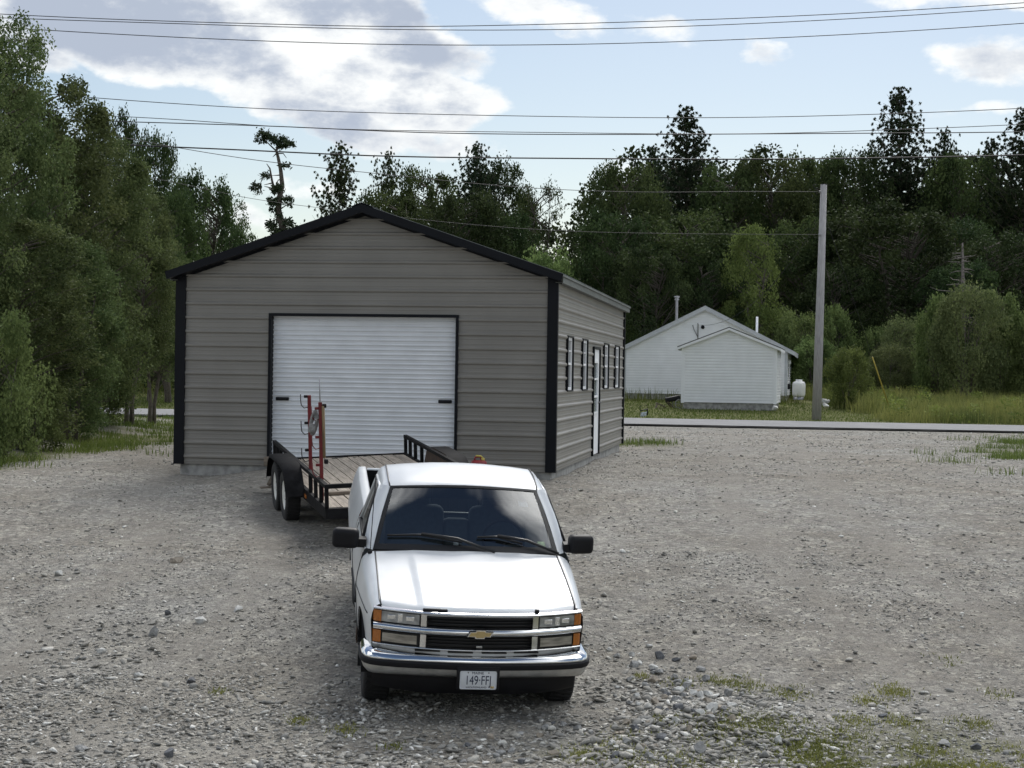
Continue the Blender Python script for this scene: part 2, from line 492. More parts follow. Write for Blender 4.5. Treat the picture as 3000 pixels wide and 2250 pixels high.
def tracks(x, y):
    """faint compacted wheel tracks in the lot"""
    n = (vnoise(x, y, 2.5, 71) - .5) * .5
    t = 0
    for ys, xs in (((10, 16, 22, 30, 40, 54), (6.2, 4.6, 3.9, 4.6, 6.0, 7.5)), ((10, 15, 20, 26, 34), (-5.2, -4.0, -3.6, -4.6, -6.8))):
        c = np.interp(y, ys, xs) + n
        for o in (-.8, .8): t = np.maximum(t, np.clip(1 - ((x - c - o) / .34) ** 2, 0, 1))
    return t * np.clip(.35 + vnoise(x, y, 1.7, 72), 0, 1)

tk = tracks(V_[:, 0], V_[:, 1])


def ground_mat():
    m = bpy.data.materials.new('gravel_and_soil')
    nt, nd, lk = nodes(m); b = nd['Principled BSDF']; b.inputs['Roughness'].default_value = .95; b.inputs['Specular IOR Level'].default_value = .2
    geo = N(nt, 'ShaderNodeNewGeometry')
    def noise(scale, detail=4, rough=.6):
        n = N(nt, 'ShaderNodeTexNoise'); n.inputs['Scale'].default_value = scale; n.inputs['Detail'].default_value = detail
        n.inputs['Roughness'].default_value = rough
        lk.new(geo.outputs['Position'], n.inputs['Vector']); return n
    def ramp(src, stops):
        r = N(nt, 'ShaderNodeValToRGB')
        while len(r.color_ramp.elements) < len(stops): r.color_ramp.elements.new(.5)
        for e, (p, c) in zip(r.color_ramp.elements, stops): e.position = p; e.color = (*c, 1)
        lk.new(src, r.inputs['Fac']); return r
    def mix(a, bb, fac, mode='MIX'):
        x = N(nt, 'ShaderNodeMixRGB'); x.blend_type = mode
        if isinstance(fac, float): x.inputs['Fac'].default_value = fac
        else: lk.new(fac, x.inputs['Fac'])
        lk.new(a, x.inputs['Color1']); lk.new(bb, x.inputs['Color2']); return x
    big = ramp(noise(.22, 3).outputs['Fac'], [(.3, (.305, .283, .248)), (.5, (.335, .320, .292)), (.7, (.345, .337, .318))])
    v1 = N(nt, 'ShaderNodeTexVoronoi'); v1.inputs['Scale'].default_value = 21; lk.new(geo.outputs['Position'], v1.inputs['Vector'])
    sep = N(nt, 'ShaderNodeSeparateColor'); lk.new(v1.outputs['Color'], sep.inputs[0])
    peb = ramp(sep.outputs[0], [(0, (.42, .42, .44)), (.25, (.75, .75, .75)), (.6, (1.0, .98, .95)), (.86, (1.25, 1.24, 1.2)), (.97, (1.9, 1.9, 1.85))])
    v2 = N(nt, 'ShaderNodeTexVoronoi'); v2.inputs['Scale'].default_value = 6.5; lk.new(geo.outputs['Position'], v2.inputs['Vector'])
    sep2 = N(nt, 'ShaderNodeSeparateColor'); lk.new(v2.outputs['Color'], sep2.inputs[0])
    peb2 = ramp(sep2.outputs[1], [(0, (.75, .75, .76)), (.2, (.95, .95, .95)), (.85, (1.05, 1.05, 1.03)), (.97, (1.4, 1.4, 1.36))])
    spk = ramp(noise(34, 3, .8).outputs['Fac'], [(.32, (.5, .5, .5)), (.5, (1, 1, 1)), (.68, (1.45, 1.45, 1.42))])
    c = mix(big.outputs[0], peb.outputs[0], .52, 'MULTIPLY')
    c = mix(c.outputs[0], peb2.outputs[0], .55, 'MULTIPLY')
    c = mix(c.outputs[0], spk.outputs[0], .62, 'MULTIPLY')
    med = ramp(noise(1.3, 4, .65).outputs['Fac'], [(.35, (.82, .80, .77)), (.6, (1.08, 1.08, 1.08))])
    c = mix(c.outputs[0], med.outputs[0], .8, 'MULTIPLY')
    ta = N(nt, 'ShaderNodeAttribute'); ta.attribute_name = 'track'
    tf = N(nt, 'ShaderNodeMath', operation='MULTIPLY'); tf.inputs[1].default_value = .55; lk.new(ta.outputs['Fac'], tf.inputs[0])
    pk = ramp(noise(11, 5).outputs['Fac'], [(.3, (.27, .245, .21)), (.7, (.35, .33, .295))])
    c = mix(c.outputs[0], pk.outputs[0], tf.outputs[0])
    soil = ramp(noise(3.0, 5).outputs['Fac'], [(.3, (.085, .082, .034)), (.5, (.125, .135, .042)), (.72, (.19, .19, .065))])
    a = N(nt, 'ShaderNodeAttribute'); a.attribute_name = 'grassy'
    c = mix(c.outputs[0], soil.outputs[0], a.outputs['Fac'])
    lk.new(c.outputs[0], b.inputs['Base Color'])
    bp = N(nt, 'ShaderNodeBump'); bp.inputs['Strength'].default_value = .9; bp.inputs['Distance'].default_value = .05
    hm = N(nt, 'ShaderNodeMath', operation='ADD'); lk.new(noise(30, 4, .8).outputs['Fac'], hm.inputs[0]); lk.new(sep.outputs[1], hm.inputs[1])
    lk.new(hm.outputs[0], bp.inputs['Height']); lk.new(bp.outputs['Normal'], b.inputs['Normal'])
    return m


M['ground'] = ground_mat()
gm = np_mesh('ground', V_, F_, M['ground'], smooth=True)
a_ = gm.attributes.new('grassy', 'FLOAT', 'POINT'); a_.data.foreach_set('value', ga.astype(np.float32))
a_ = gm.attributes.new('track', 'FLOAT', 'POINT'); a_.data.foreach_set('value', tk.astype(np.float32))
ground = tag(link('ground', gm), 'grey crushed gravel lot falling away in front of the garage, grassed beyond the road', 'ground', kind='structure')

# road sheet over the terrain
rx = spaced(-900, 900, -30, 40, 1.0)
def road_rows(y0, y1, n, dz, wob=0.0):
    ys = np.linspace(y0, y1, n)
    X, Y = np.meshgrid(rx, ys, indexing='ij')
    Z = tz(X, Y)
    if wob:
        w = (vnoise(X, Y * 0, .9, 8) - .5) * wob + (vnoise(X, Y * 0, 4.0, 9) - .5) * wob
        Y = Y + np.where(np.arange(n)[None, :] == 0, w, 0)
    Z = Z + dz
    i = np.arange(X.size).reshape(X.shape)
    F = np.stack([i[:-1, :-1].ravel(), i[1:, :-1].ravel(), i[1:, 1:].ravel(), i[:-1, 1:].ravel()], 1)
    return np.stack([X.ravel(), Y.ravel(), Z.ravel()], 1), F
V, F = road_rows(54.7, 61.4, 8, .075)
tag(link('road', np_mesh('road', V, F, M['asphalt'], smooth=True)), 'narrow pale grey asphalt road crossing behind the garage', 'road', kind='structure')
V, F = road_rows(54.55, 54.75, 3, .045, .2)
tag(link('road_edge', np_mesh('road_edge', V, F, M['asphalt_edge'], smooth=True)), 'dark broken edge of the asphalt road', 'road', kind='structure')

# ------------------------------------------------------------------ sky and sun
SUN_EL, SUN_AZ = R(44), R(11)       # azimuth measured from +Y (away from the camera) towards +X (right)
world = bpy.data.worlds.new('World'); scene.world = world; world.use_nodes = True
wt = world.node_tree; wl = wt.links
bg = wt.nodes['Background']
SKY_STR, CLOUD = 0.060, 1.0
sky = wt.nodes.new('ShaderNodeTexSky'); sky.sky_type = 'NISHITA'; sky.sun_disc = False
sky.sun_elevation = SUN_EL; sky.sun_rotation = SUN_AZ; sky.air_density = 1.0; sky.dust_density = .8; sky.ozone_density = .7


def wm(op, a, b=None, c=None, clamp=False):
    n = wt.nodes.new('ShaderNodeMath'); n.operation = op; n.use_clamp = clamp
    for i, q in enumerate((a, b, c)):
        if q is None: continue
        if isinstance(q, (int, float)): n.inputs[i].default_value = q
        else: wl.new(q, n.inputs[i])
    return n.outputs[0]


def wmap(v, a, b, c=0.0, d=1.0):
    n = wt.nodes.new('ShaderNodeMapRange'); n.interpolation_type = 'SMOOTHSTEP'
    for i, q in enumerate((v, a, b, c, d)):
        if isinstance(q, (int, float)): n.inputs[i].default_value = q
        else: wl.new(q, n.inputs[i])
    return n.outputs[0]


def wnoise(vec, scale, detail=6, rough=.55):
    n = wt.nodes.new('ShaderNodeTexNoise'); n.inputs['Scale'].default_value = scale; n.inputs['Detail'].default_value = detail
    n.inputs['Roughness'].default_value = rough; wl.new(vec, n.inputs['Vector']); return n.outputs['Fac']


def wcomb(x, y, z):
    n = wt.nodes.new('ShaderNodeCombineXYZ')
    for i, q in enumerate((x, y, z)):
        if isinstance(q, (int, float)): n.inputs[i].default_value = q
        else: wl.new(q, n.inputs[i])
    return n.outputs[0]


tcw = wt.nodes.new('ShaderNodeTexCoord'); sp = wt.nodes.new('ShaderNodeSeparateXYZ'); wl.new(tcw.outputs['Generated'], sp.inputs[0])
dx, dy, dz = sp.outputs
# clouds by compass bearing and height above the horizon (tangents)
az = wm('ARCTAN2', dx, dy)
hyp = wm('SQRT', wm('ADD', wm('MULTIPLY', dx, dx), wm('MULTIPLY', dy, dy)))
el = wm('DIVIDE', dz, wm('MAXIMUM', hyp, .05))
vec = wcomb(az, wm('MULTIPLY', el, 1.7), 0.37)
warp1 = wm('SUBTRACT', wnoise(vec, 9.0, 5, .6), .5)
warp2 = wm('SUBTRACT', wnoise(wcomb(wm('ADD', az, 5.0), wm('MULTIPLY', el, 1.7), 2.1), 9.0, 5, .6), .5)
fine0 = wm('SUBTRACT', wnoise(vec, 26.0, 8, .62), .5)
out_front = wm('MAXIMUM', wmap(wm('ABSOLUTE', az), .36, .50), wmap(el, .26, .36))
fine = wm('MULTIPLY', fine0, wm('SUBTRACT', 1.0, out_front))
waz = wm('ADD', az, wm('MULTIPLY', warp1, .075)); wel = wm('ADD', el, wm('MULTIPLY', warp2, .045))
#           x     y    rx   ry  tilt strength   (photo units, turned into angles)
CL = [(330, 70, 560, 150, 9, 1.35), (820, 190, 560, 150, 13, 1.35), (1120, 255, 400, 105, 13, 1.3), (800, 60, 480, 110, 5, 1.25), (1180, 110, 280, 120, 25, 1.15),
      (900, 345, 330, 75, 14, 1.2), (1250, 410, 250, 42, 8, .6), (1560, 30, 250, 70, 12, .62), (1960, 85, 135, 45, 10, .42),
      (2270, 155, 85, 30, 24, .36), (2915, 190, 165, 75, 22, .62), (2860, 10, 330, 45, 3, .5), (2950, 335, 170, 30, -4, .35), (1790, 495, 110, 34, -10, .35),
      (730, 620, 90, 40, 25, .45), (2170, 500, 130, 26, 0, .35), (840, 540, 160, 26, 0, .3), (60, 150, 260, 60, 8, .9)]
dens = None
for (px, py, rx_, ry_, tilt, st) in CL:
    d = ray(px, py); a0 = math.atan2(d[0], d[1]); e0 = d[2] / math.hypot(d[0], d[1])
    c, s = math.cos(R(tilt)), math.sin(R(tilt))
    ax = wm('SUBTRACT', waz, a0); ey = wm('SUBTRACT', e0, wel)
    p = wm('DIVIDE', wm('ADD', wm('MULTIPLY', ax, c), wm('MULTIPLY', ey, s)), rx_ / FPX)
    q = wm('DIVIDE', wm('SUBTRACT', wm('MULTIPLY', ey, c), wm('MULTIPLY', ax, s)), ry_ / FPX)
    k = wm('MULTIPLY', wm('SUBTRACT', 1.0, wm('ADD', wm('MULTIPLY', p, p), wm('MULTIPLY', q, q))), st)
    dens = k if dens is None else wm('MAXIMUM', dens, k)
# the rest of the sky: unseen broken cloud added all round to whiten ambient light
pl = wcomb(wm('DIVIDE', dx, wm('ADD', wm('MAXIMUM', dz, 0.0), .18)), wm('DIVIDE', dy, wm('ADD', wm('MAXIMUM', dz, 0.0), .18)), 1.3)
gen = wm('MULTIPLY', wm('SUBTRACT', wnoise(pl, .9, 6, .55), .45), 5.0)
gen = wm('SUBTRACT', wm('MULTIPLY', wm('ADD', gen, 2.0), out_front), 2.0)
dens = wm('MAXIMUM', dens, gen)
dd = wm('ADD', dens, wm('ADD', wm('MULTIPLY', fine, 1.5), wm('MULTIPLY', wm('MULTIPLY', wm('SUBTRACT', wnoise(vec, 70.0, 6, .6), .5), wm('SUBTRACT', 1.0, out_front)), .45)))
mask = wmap(dd, .02, .55)
# brighter on the side towards the sun, greyer on the far side
slope = wm('SUBTRACT', wnoise(wcomb(wm('ADD', az, .012), wm('MULTIPLY', wm('ADD', el, .010), 1.7), .37), 13.0, 8, .6), wnoise(vec, 13.0, 8, .6))
thick = wm('ADD', wm('ADD', wm('MULTIPLY', dens, .85), wm('MULTIPLY', wm('MULTIPLY', slope, wm('SUBTRACT', 1.0, out_front)), 2.2)), wm('ADD', wm('MULTIPLY', wm('MULTIPLY', wm('SUBTRACT', wnoise(vec, 8.5, 9, .60), .5), wm('MULTIPLY', wmap(dens, .25, 1.0), wm('SUBTRACT', 1.0, out_front))), 5.2), wm('MULTIPLY', fine, .9)))
grey = wmap(wm('SUBTRACT', thick, wm('MULTIPLY', out_front, .25)), .12, 1.12)
lit = wm('ADD', .75, wm('MULTIPLY', out_front, wmap(el, .30, 1.6, .0, 2.2)))  # cloud out of view is brightened overhead to raise the ambient light
cr = wt.nodes.new('ShaderNodeMixRGB'); wl.new(grey, cr.inputs['Fac'])
cr.inputs['Color1'].default_value = (.90, .91, .90, 1); cr.inputs['Color2'].default_value = (.40, .45, .545, 1)
lm = wt.nodes.new('ShaderNodeMixRGB'); lm.blend_type = 'MULTIPLY'; lm.inputs['Fac'].default_value = 1.0
wl.new(cr.outputs[0], lm.inputs['Color1']); wl.new(wcomb(lit, lit, lit), lm.inputs['Color2'])
sk = wt.nodes.new('ShaderNodeMixRGB'); sk.blend_type = 'MULTIPLY'; sk.inputs['Fac'].default_value = 1.0
wl.new(sky.outputs[0], sk.inputs['Color1']); sk.inputs['Color2'].default_value = (SKY_STR, SKY_STR, SKY_STR, 1)
mxw = wt.nodes.new('ShaderNodeMixRGB'); wl.new(wm('MULTIPLY', mask, .95), mxw.inputs['Fac']); wl.new(sk.outputs[0], mxw.inputs['Color1']); wl.new(lm.outputs[0], mxw.inputs['Color2'])
# the Background strength carries the physical scale, colours are divided by it
dv = wt.nodes.new('ShaderNodeMixRGB'); dv.blend_type = 'DIVIDE'; dv.inputs['Fac'].default_value = 1.0
wl.new(mxw.outputs[0], dv.inputs['Color1']); dv.inputs['Color2'].default_value = (SKY_STR, SKY_STR, SKY_STR, 1)
wl.new(dv.outputs[0], bg.inputs['Color']); bg.inputs['Strength'].default_value = SKY_STR

sl = bpy.data.lights.new('sun', 'SUN'); sl.energy = 1.5; sl.angle = R(20); sl.color = (1.0, .97, .92)
so = bpy.data.objects.new('sun', sl); COL.objects.link(so)
sd = Vector((math.sin(SUN_AZ) * math.cos(SUN_EL), math.cos(SUN_AZ) * math.cos(SUN_EL), math.sin(SUN_EL)))
so.rotation_euler = sd.to_track_quat('Z', 'Y').to_euler(); so.location = (20, 20, 60)
scene.view_settings.view_transform = 'Standard'; scene.view_settings.look = 'None'
scene.view_settings.exposure = 0.66; scene.view_settings.gamma = 1.0
scene.cycles.max_bounces = 8; scene.cycles.transparent_max_bounces = 12; scene.cycles.use_denoising = True
# ------------------------------------------------------------------ garage
gar = empty('steel_garage', G_C, (0, 0, -G_TH), 'taupe ribbed steel garage with black trim and a white roll-up door', 'garage')
GW_, GL_, EAVE, SLOPE = 6.24, 12.19, 3.10, 0.336
PITCH_R = .2286


def rib_depth(z):
    """panel profile: a big rib every 9 inches and two small ones between"""
    t = ((z - .102) / PITCH_R) % 1.0
    d = 0
    for c, w, top, h in ((0.0, .16, .05, .028), (1 / 3, .06, .02, .004), (2 / 3, .06, .02, .004)):
        a = min(abs(t - c), abs(t - c - 1), abs(t - c + 1))
        if a < w: d = max(d, h if a < top else h * (w - a) / (w - top))
    return d


def prof_levels(z0, z1):
    zs = {z0, z1}
    k = int((z0 - .102) / PITCH_R) - 2
    while .102 + k * PITCH_R < z1 + .3:
        for c, w, top in ((0.0, .16, .05), (1 / 3, .06, .02), (2 / 3, .06, .02)):
            for o in (-w, -top, top, w):
                z = .102 + (k + c + o) * PITCH_R
                if z0 < z < z1: zs.add(round(z, 5))
        k += 1
    return sorted(zs)


def ribbed_wall(spans, z0, z1, place, cuts=()):
    """spans(z) gives [(x0,x1)..] of panel at height z; place(x, depth, z) makes the point"""
    m = MB()
    zs = sorted(set(prof_levels(z0, z1)) | set(c for c in cuts if z0 < c < z1))
    for a, b in zip(zs[:-1], zs[1:]):
        mid = (a + b) / 2
        for (sa, sb) in zip(spans(a, mid), spans(b, mid)):
            if sa[1] - sa[0] < .004 and sb[1] - sb[0] < .004: continue
            m.add([place(sa[0], rib_depth(a), a), place(sa[1], rib_depth(a), a), place(sb[1], rib_depth(b), b), place(sb[0], rib_depth(b), b)], [(0, 1, 2, 3)])
    return m


D0, D1, DT = -4.70, -1.557, 2.465
def front_spans(z, mid):
    k = max(0, (z - EAVE) / SLOPE)
    l, r = -GW_ + .05 + k, -.05 - k
    if l > r: l = r = -GW_ / 2
    return [(l, D0), (D1, r)] if mid < DT else [(l, r)]
ribbed_wall(front_spans, -.02, 4.10, lambda x, d, z: (x, -d, z), (DT,)).build('front_wall', M['taupe'], gar)
ribbed_wall(lambda z, m_: [(-GW_ + .05 + max(0, (z - EAVE) / SLOPE), -.05 - max(0, (z - EAVE) / SLOPE))], -.02, 4.10,
            lambda x, d, z: (x, GL_ + d, z)).build('rear_wall', M['taupe'], gar)
WIN = [(1.42, 2.22), (3.67, 4.50), (7.58, 8.52), (9.96, 10.98)]
WZ0, WZ1 = 1.25, 2.19
SD = (5.60, 6.80, 2.085)
def side_spans(z, mid):
    cuts_ = sorted([w for w in WIN if WZ0 < mid < WZ1] + ([(SD[0], SD[1])] if mid < SD[2] else []))
    out, x = [], .05
    for a, b in cuts_: out.append((x, a)); x = b
    return out + [(x, GL_ - .05)]
ribbed_wall(side_spans, -.02, EAVE, lambda x, d, z: (d, x, z), (WZ0, WZ1, SD[2])).build('side_wall', M['taupe'], gar)
ribbed_wall(lambda z, m_: [(.05, GL_ - .05)], -.02, EAVE, lambda x, d, z: (-GW_ - d, x, z)).build('side_wall', M['taupe'], gar)

# concrete slab
MB().box(-GW_ + .045, -.045, .045, GL_ - .045, -.45, -.022).build('foundation', M['concrete'], gar)
# black corner columns
for x0, x1 in ((-GW_ - .045, -GW_ + .125), (-.125, .045)):
    for y0, y1 in ((-.045, .06), (GL_ - .06, GL_ + .045)):
        MB().box(x0, x1, y0, y1, -.025, EAVE + .01).build('corner_trim', M['black_trim'], gar)
# roof: ribbed sheet down each slope, overhanging the front
ny_ = 0
for sgn in (1, -1):
    m = MB(); ys = []
    y = -.26
    while y < GL_ + .22:
        for o, h in ((0, 0), (.09, 0), (.10, .02), (.128, .02), (.138, 0)): ys.append((y + o, h))
        y += .2286
    top, bot = [], []
    for yy, h in ys:
        yy = min(yy, GL_ + .22)
        e = GW_ / 2 + .145
        za = 4.205 + h; zb = 4.205 - SLOPE * e + h
        top.append((-GW_ / 2, yy, za)); bot.append((-GW_ / 2 + sgn * e, yy, zb))
    m.grid([top, bot], False)
    m.grid([[(p[0], p[1], p[2] - .028) for p in top], [(p[0], p[1], min(p[2], 4.205 - SLOPE * e) - .028) for p in bot]], False)
    m.grid([bot, [(p[0], p[1], min(p[2], 4.205 - SLOPE * e) - .028) for p in bot]], False)
    m.build('roof_panel', M['galv'], gar)
    # eave trim strip and the soffit behind it
    e = GW_ / 2 + .125; zt = 4.205 - SLOPE * e - .03
    MB().box(*sorted((-GW_ / 2 + sgn * (e - .012), -GW_ / 2 + sgn * e)), -.10, GL_ + .2, zt - .10, zt).box(
        *sorted((-GW_ / 2 + sgn * (GW_ / 2 + .005), -GW_ / 2 + sgn * (e - .014))), -.10, GL_ + .2, zt - .096, zt - .086).build('eave_trim', M['galv'], gar)
# ridge cap
m = MB(); h = .012
m.prism([(-GW_ / 2 - .17, 4.238 - .17 * SLOPE), (-GW_ / 2, 4.245), (-GW_ / 2 + .17, 4.238 - .17 * SLOPE), (-GW_ / 2 + .17, 4.226 - .17 * SLOPE), (-GW_ / 2, 4.232),
         (-GW_ / 2 - .17, 4.226 - .17 * SLOPE)], 'Y', -.275, GL_ + .23)
m.build('ridge_cap', M['black_trim'], gar)
# front and rear gable fascia, with the dark soffit under the overhang
for yf, yb in ((-.285, -.262), (GL_ + .221, GL_ + .24)):
    m = MB()
    for sgn in (1, -1):
        e = GW_ / 2 + .15
        xs, xe = -GW_ / 2, -GW_ / 2 + sgn * e
        zt, ze = 4.215, 4.215 - SLOPE * e
        V = [(xs, yf, zt), (xe, yf, ze), (xe - sgn * .035, yf, ze - .12), (xs, yf, zt - .135), (xs, yb, zt), (xe, yb, ze), (xe - sgn * .035, yb, ze - .12), (xs, yb, zt - .135)]
        m.add(V, [(0, 1, 2, 3), (7, 6, 5, 4), (0, 4, 5, 1), (3, 2, 6, 7), (1, 5, 6, 2)])
    m.build('gable_trim', M['black_trim'], gar)
m = MB()
for sgn in (1, -1):
    xs, xe = -GW_ / 2, -GW_ / 2 + sgn * (GW_ / 2 + .10)
    zt, ze = 4.085, 4.085 - SLOPE * (GW_ / 2 + .10)
    m.add([(xs, -.26, zt), (xe, -.26, ze), (xe, -.024, ze), (xs, -.024, zt)], [(0, 1, 2, 3)])
    m.add([(xs, -.026, zt + .01), (xe, -.026, ze + .01), (xe, -.026, ze - .035), (xs, -.026, zt - .04)], [(0, 1, 2, 3)])
m.build('soffit', M['black_trim'], gar)

# roll-up door
door = MB()
zz = []; z = .0
while z < 2.44:
    zz += [(z, .0), (z + .034, -.004), (z + .052, -.018), (z + .064, -.018), (z + .072, 0)]; z += .0765
P = [[(x, .09 + d, min(z_, 2.44)) for z_, d in zz] for x in (D0 + .035, D1 - .035)]
door.grid(P, False)
dr = door.build('roll_up_door', M['white_door'], gar)
for x in (D0 + .09, D1 - .35):
    hh = MB().rbox((x + .13, .06, 1.072), (.22, .04, .055), .012).rbox((x + .13, .034, 1.072), (.12, .02, .024), .006)
    hh.build('slide_latch', M['black_plastic'], dr)
fr = MB()
fr.box(D0, D0 + .045, -.042, .075, -.02, DT).box(D1 - .045, D1, -.042, .075, -.02, DT).box(D0 + .045, D1 - .045, -.042, .06, DT - .045, DT + .002)
fr.build('door_frame', M['black_trim'], gar)
MB().box(D0 + .045, D0 + .05, .075, .25, 0, DT).build('door_track', M['black_plastic'], gar)
MB().box(D1 - .05, D1 - .045, .075, .25, 0, DT).build('door_track', M['black_plastic'], gar)
MB().box(D0, D1, .3, .32, -.02, DT + .1).build('door_back_sheet', M['black_plastic'], gar)

# side windows and side door
for a, b in WIN:
    w = MB()
    for q in ((a, a + .024, WZ0, WZ1), (b - .024, b, WZ0, WZ1)): w.box(-.03, .044, q[0], q[1], q[2], q[3])
    w.box(-.03, .044, a + .024, b - .024, WZ0, WZ0 + .024).box(-.03, .044, a + .024, b - .024, WZ1 - .024, WZ1)
    wo = w.build('window', M['black_trim'], gar)
    s = MB(); x0, x1 = -.02, .012
    for q in ((a + .025, a + .075, WZ0 + .025, WZ1 - .025), (b - .075, b - .025, WZ0 + .025, WZ1 - .025)): s.box(x0, x1, *q)
    zm = (WZ0 + WZ1) / 2
    for z0, z1 in ((WZ0 + .025, WZ0 + .075), (WZ1 - .075, WZ1 - .025), (zm - .02, zm + .02)): s.box(x0, x1 + .004, a + .075, b - .075, z0, z1)
    s.box(x0, x1 - .006, (a + b) / 2 - .008, (a + b) / 2 + .008, zm + .02, WZ1 - .075).box(x0, x1 - .006, a + .075, b - .075, zm + .21, zm + .226)
    s.build('sash', M['white_vinyl'], wo)
    MB().box(-.028, -.012, a + .05, b - .05, WZ0 + .05, WZ1 - .05).build('pane', M['windowglass'], wo)
f = MB()
f.box(-.03, .044, SD[0], SD[0] + .045, -.02, SD[2]).box(-.03, .044, SD[1] - .045, SD[1], -.02, SD[2]).box(-.03, .044, SD[0] + .045, SD[1] - .045, SD[2] - .045, SD[2])
so_ = f.build('side_door', M['black_trim'], gar)
ya, yb = SD[0] + .05, SD[1] - .05
d_ = MB()
d_.box(-.02, .012, ya, yb, .0, .78).box(-.02, .012, ya, ya + .17, .78, 1.92).box(-.02, .012, yb - .17, yb, .78, 1.92).box(-.02, .012, ya + .17, yb - .17, 1.80, SD[2] - .05)
d_.box(-.02, .012, ya, ya + .17, 1.92, SD[2] - .05).box(-.02, .012, yb - .17, yb, 1.92, SD[2] - .05)
for z in (.78, 1.10, 1.44, 1.77): d_.box(-.022, .024, ya + .17, yb - .17, z, z + .035)
dd_ = d_.build('door_leaf', M['white_vinyl'], so_)
MB().box(-.016, -.006, ya + .17, yb - .17, .8, 1.8).build('door_pane', mat('pale_door_glass', (.30, .34, .36), rough=.1, var=.15), so_)
MB().tube([(.012, yb - .07, 1.0), (.07, yb - .07, 1.0), (.075, yb - .18, 1.0)], .012).lathe([(.03, .012), (.03, .022), (0, .022)], (0, yb - .07, 1.0), 'X', 16).build('lever_handle', M['steel'], so_)

# timber block by the roll-up door
bl = MB().rbox((0, 0, .075), (.13, .12, .15), .008)
b_ = bl.build('timber_block', M['batten']); p = gw(-4.655, -.12); b_.location = (p[0], p[1], -.02); b_.rotation_euler = (0, 0, .1)
tag(b_, 'short timber block at the foot of the roll-up door frame, beside the trailer fender', 'block')

# ------------------------------------------------------------------ red fuel can by the garage
p = at(1403, 1352, 26.4)
fc = empty('fuel_can', (p[0], p[1], float(tz(p[0], p[1]))), (0, 0, .2), 'red plastic fuel can with a yellow spout, by the garage wall behind the truck cab', 'fuel can')
fz = CAMZ - (CAMZ - (-.1)) if False else 0
hcan = at(1403, 1348, 26.4)[2] - fc.location.z
MB().rbox((0, 0, hcan * .5), (.24, .17, hcan), .05, seg=3).build('can_body', M['red_plastic'], fc)
MB().tube([(-.07, 0, hcan - .01), (-.06, 0, hcan + .045), (.02, 0, hcan + .05), (.04, 0, hcan - .01)], .014).build('can_handle', M['red_plastic'], fc)
MB().lathe([(.03, hcan - .01), (.03, hcan + .03), (.022, hcan + .035)], (.06, 0, 0), n=16).tube([(.06, 0, hcan + .03), (.03, 0, hcan + .06), (-.05, 0, hcan + .065)], .016).build('spout', M['yellow'], fc)

# ------------------------------------------------------------------ white house and shed across the road
def lerp_(a, b, t): return a + (b - a) * t


def lap(m, spans, z0, z1, row, place, out=.042):
    z = z0
    while z < z1 - 1e-4:
        zb = min(z + row, z1)
        for (sa, sb) in zip(spans(z), spans(zb)):
            # flat lower face, then the cove under the next course
            L_ = [(0, .0), (0, out), (.52, out * .95), (.58, .0), (1, .0)]
            P = [[place(lerp_(sa[0], sb[0], t), d, z + (zb - z) * t), place(lerp_(sa[1], sb[1], t), d, z + (zb - z) * t)] for t, d in L_]
            m.grid(P, False)
        z = zb


def gabled(name, label, cat, loc, yaw, W, L, zfoot, eave, apex, row, over, fas, roofmat, fasmat, corner=.1):
    h = empty(name, loc, (0, 0, -yaw), label, cat)
    sl = (apex - eave) / (W / 2)
    m = MB()
    sp_ = lambda z: [(-W / 2 + max(0, (z - eave) / sl), W / 2 - max(0, (z - eave) / sl))]
    for pl_ in (lambda x, d, z: (x, -d, z), lambda x, d, z: (x, L + d, z)):
        m = MB(); lap(m, sp_, zfoot, apex - .02, row, pl_); m.build('gable_wall', M['white_vinyl'], h)
    for pl_ in (lambda y, d, z: (W / 2 + d, y, z), lambda y, d, z: (-W / 2 - d, y, z)):
        m = MB(); lap(m, lambda z: [(0, L)], zfoot, eave, row, pl_); m.build('side_wall', M['white_vinyl'], h)
    for sx in (-1, 1):
        for y0, y1 in ((-.046, corner), (L - corner, L + .046)):
            MB().box(*sorted((sx * (W / 2 - corner), sx * (W / 2 + .046))), y0, y1, zfoot - .03, eave).build('corner_board', fasmat, h)
    MB().box(-W / 2 + .03, W / 2 - .03, .03, L - .03, -.6, zfoot - .005).build('foundation', M['concrete'], h)
    r = MB(); ff = MB()
    for sx in (-1, 1):
        e = W / 2 + over
        A = [(0, apex + .06), (sx * e, apex + .06 - sl * e), (sx * e, apex - sl * e + .02), (0, apex + .02)]
        r.prism(A, 'Y', -.24, L + .24)
        B = [(0, apex + .018), (sx * e, apex + .018 - sl * e), (sx * e, apex + .018 - sl * e - fas), (0, apex + .018 - fas * 1.05)]
        ff.prism(B, 'Y', -.232, -.20); ff.prism(B, 'Y', L + .20, L + .232)
        ff.box(*sorted((sx * (e - .03), sx * (e - .002))), -.198, L + .198, apex - sl * e - fas, apex - sl * e + .015)
        S = [(0, apex - .005), (sx * (e - .04), apex - sl * e + .04 * sl - .005), (sx * (e - .04), apex - sl * e + .04 * sl - .02), (0, apex - .02)]
        ff.prism(S, 'Y', -.198, L + .198)
    r.build('roof', roofmat, h); ff.build('fascia', fasmat, h)
    return h


HY = 0.187
hs = gabled('house', 'white vinyl sided house with a grey trimmed gable end and metal stove pipe', 'house', (9.50, 84.0, .36), HY, 8.0, 13.0, .30, 2.60, 4.62, .127, .42, .17, M['grey_fascia'], M['grey_fascia'])
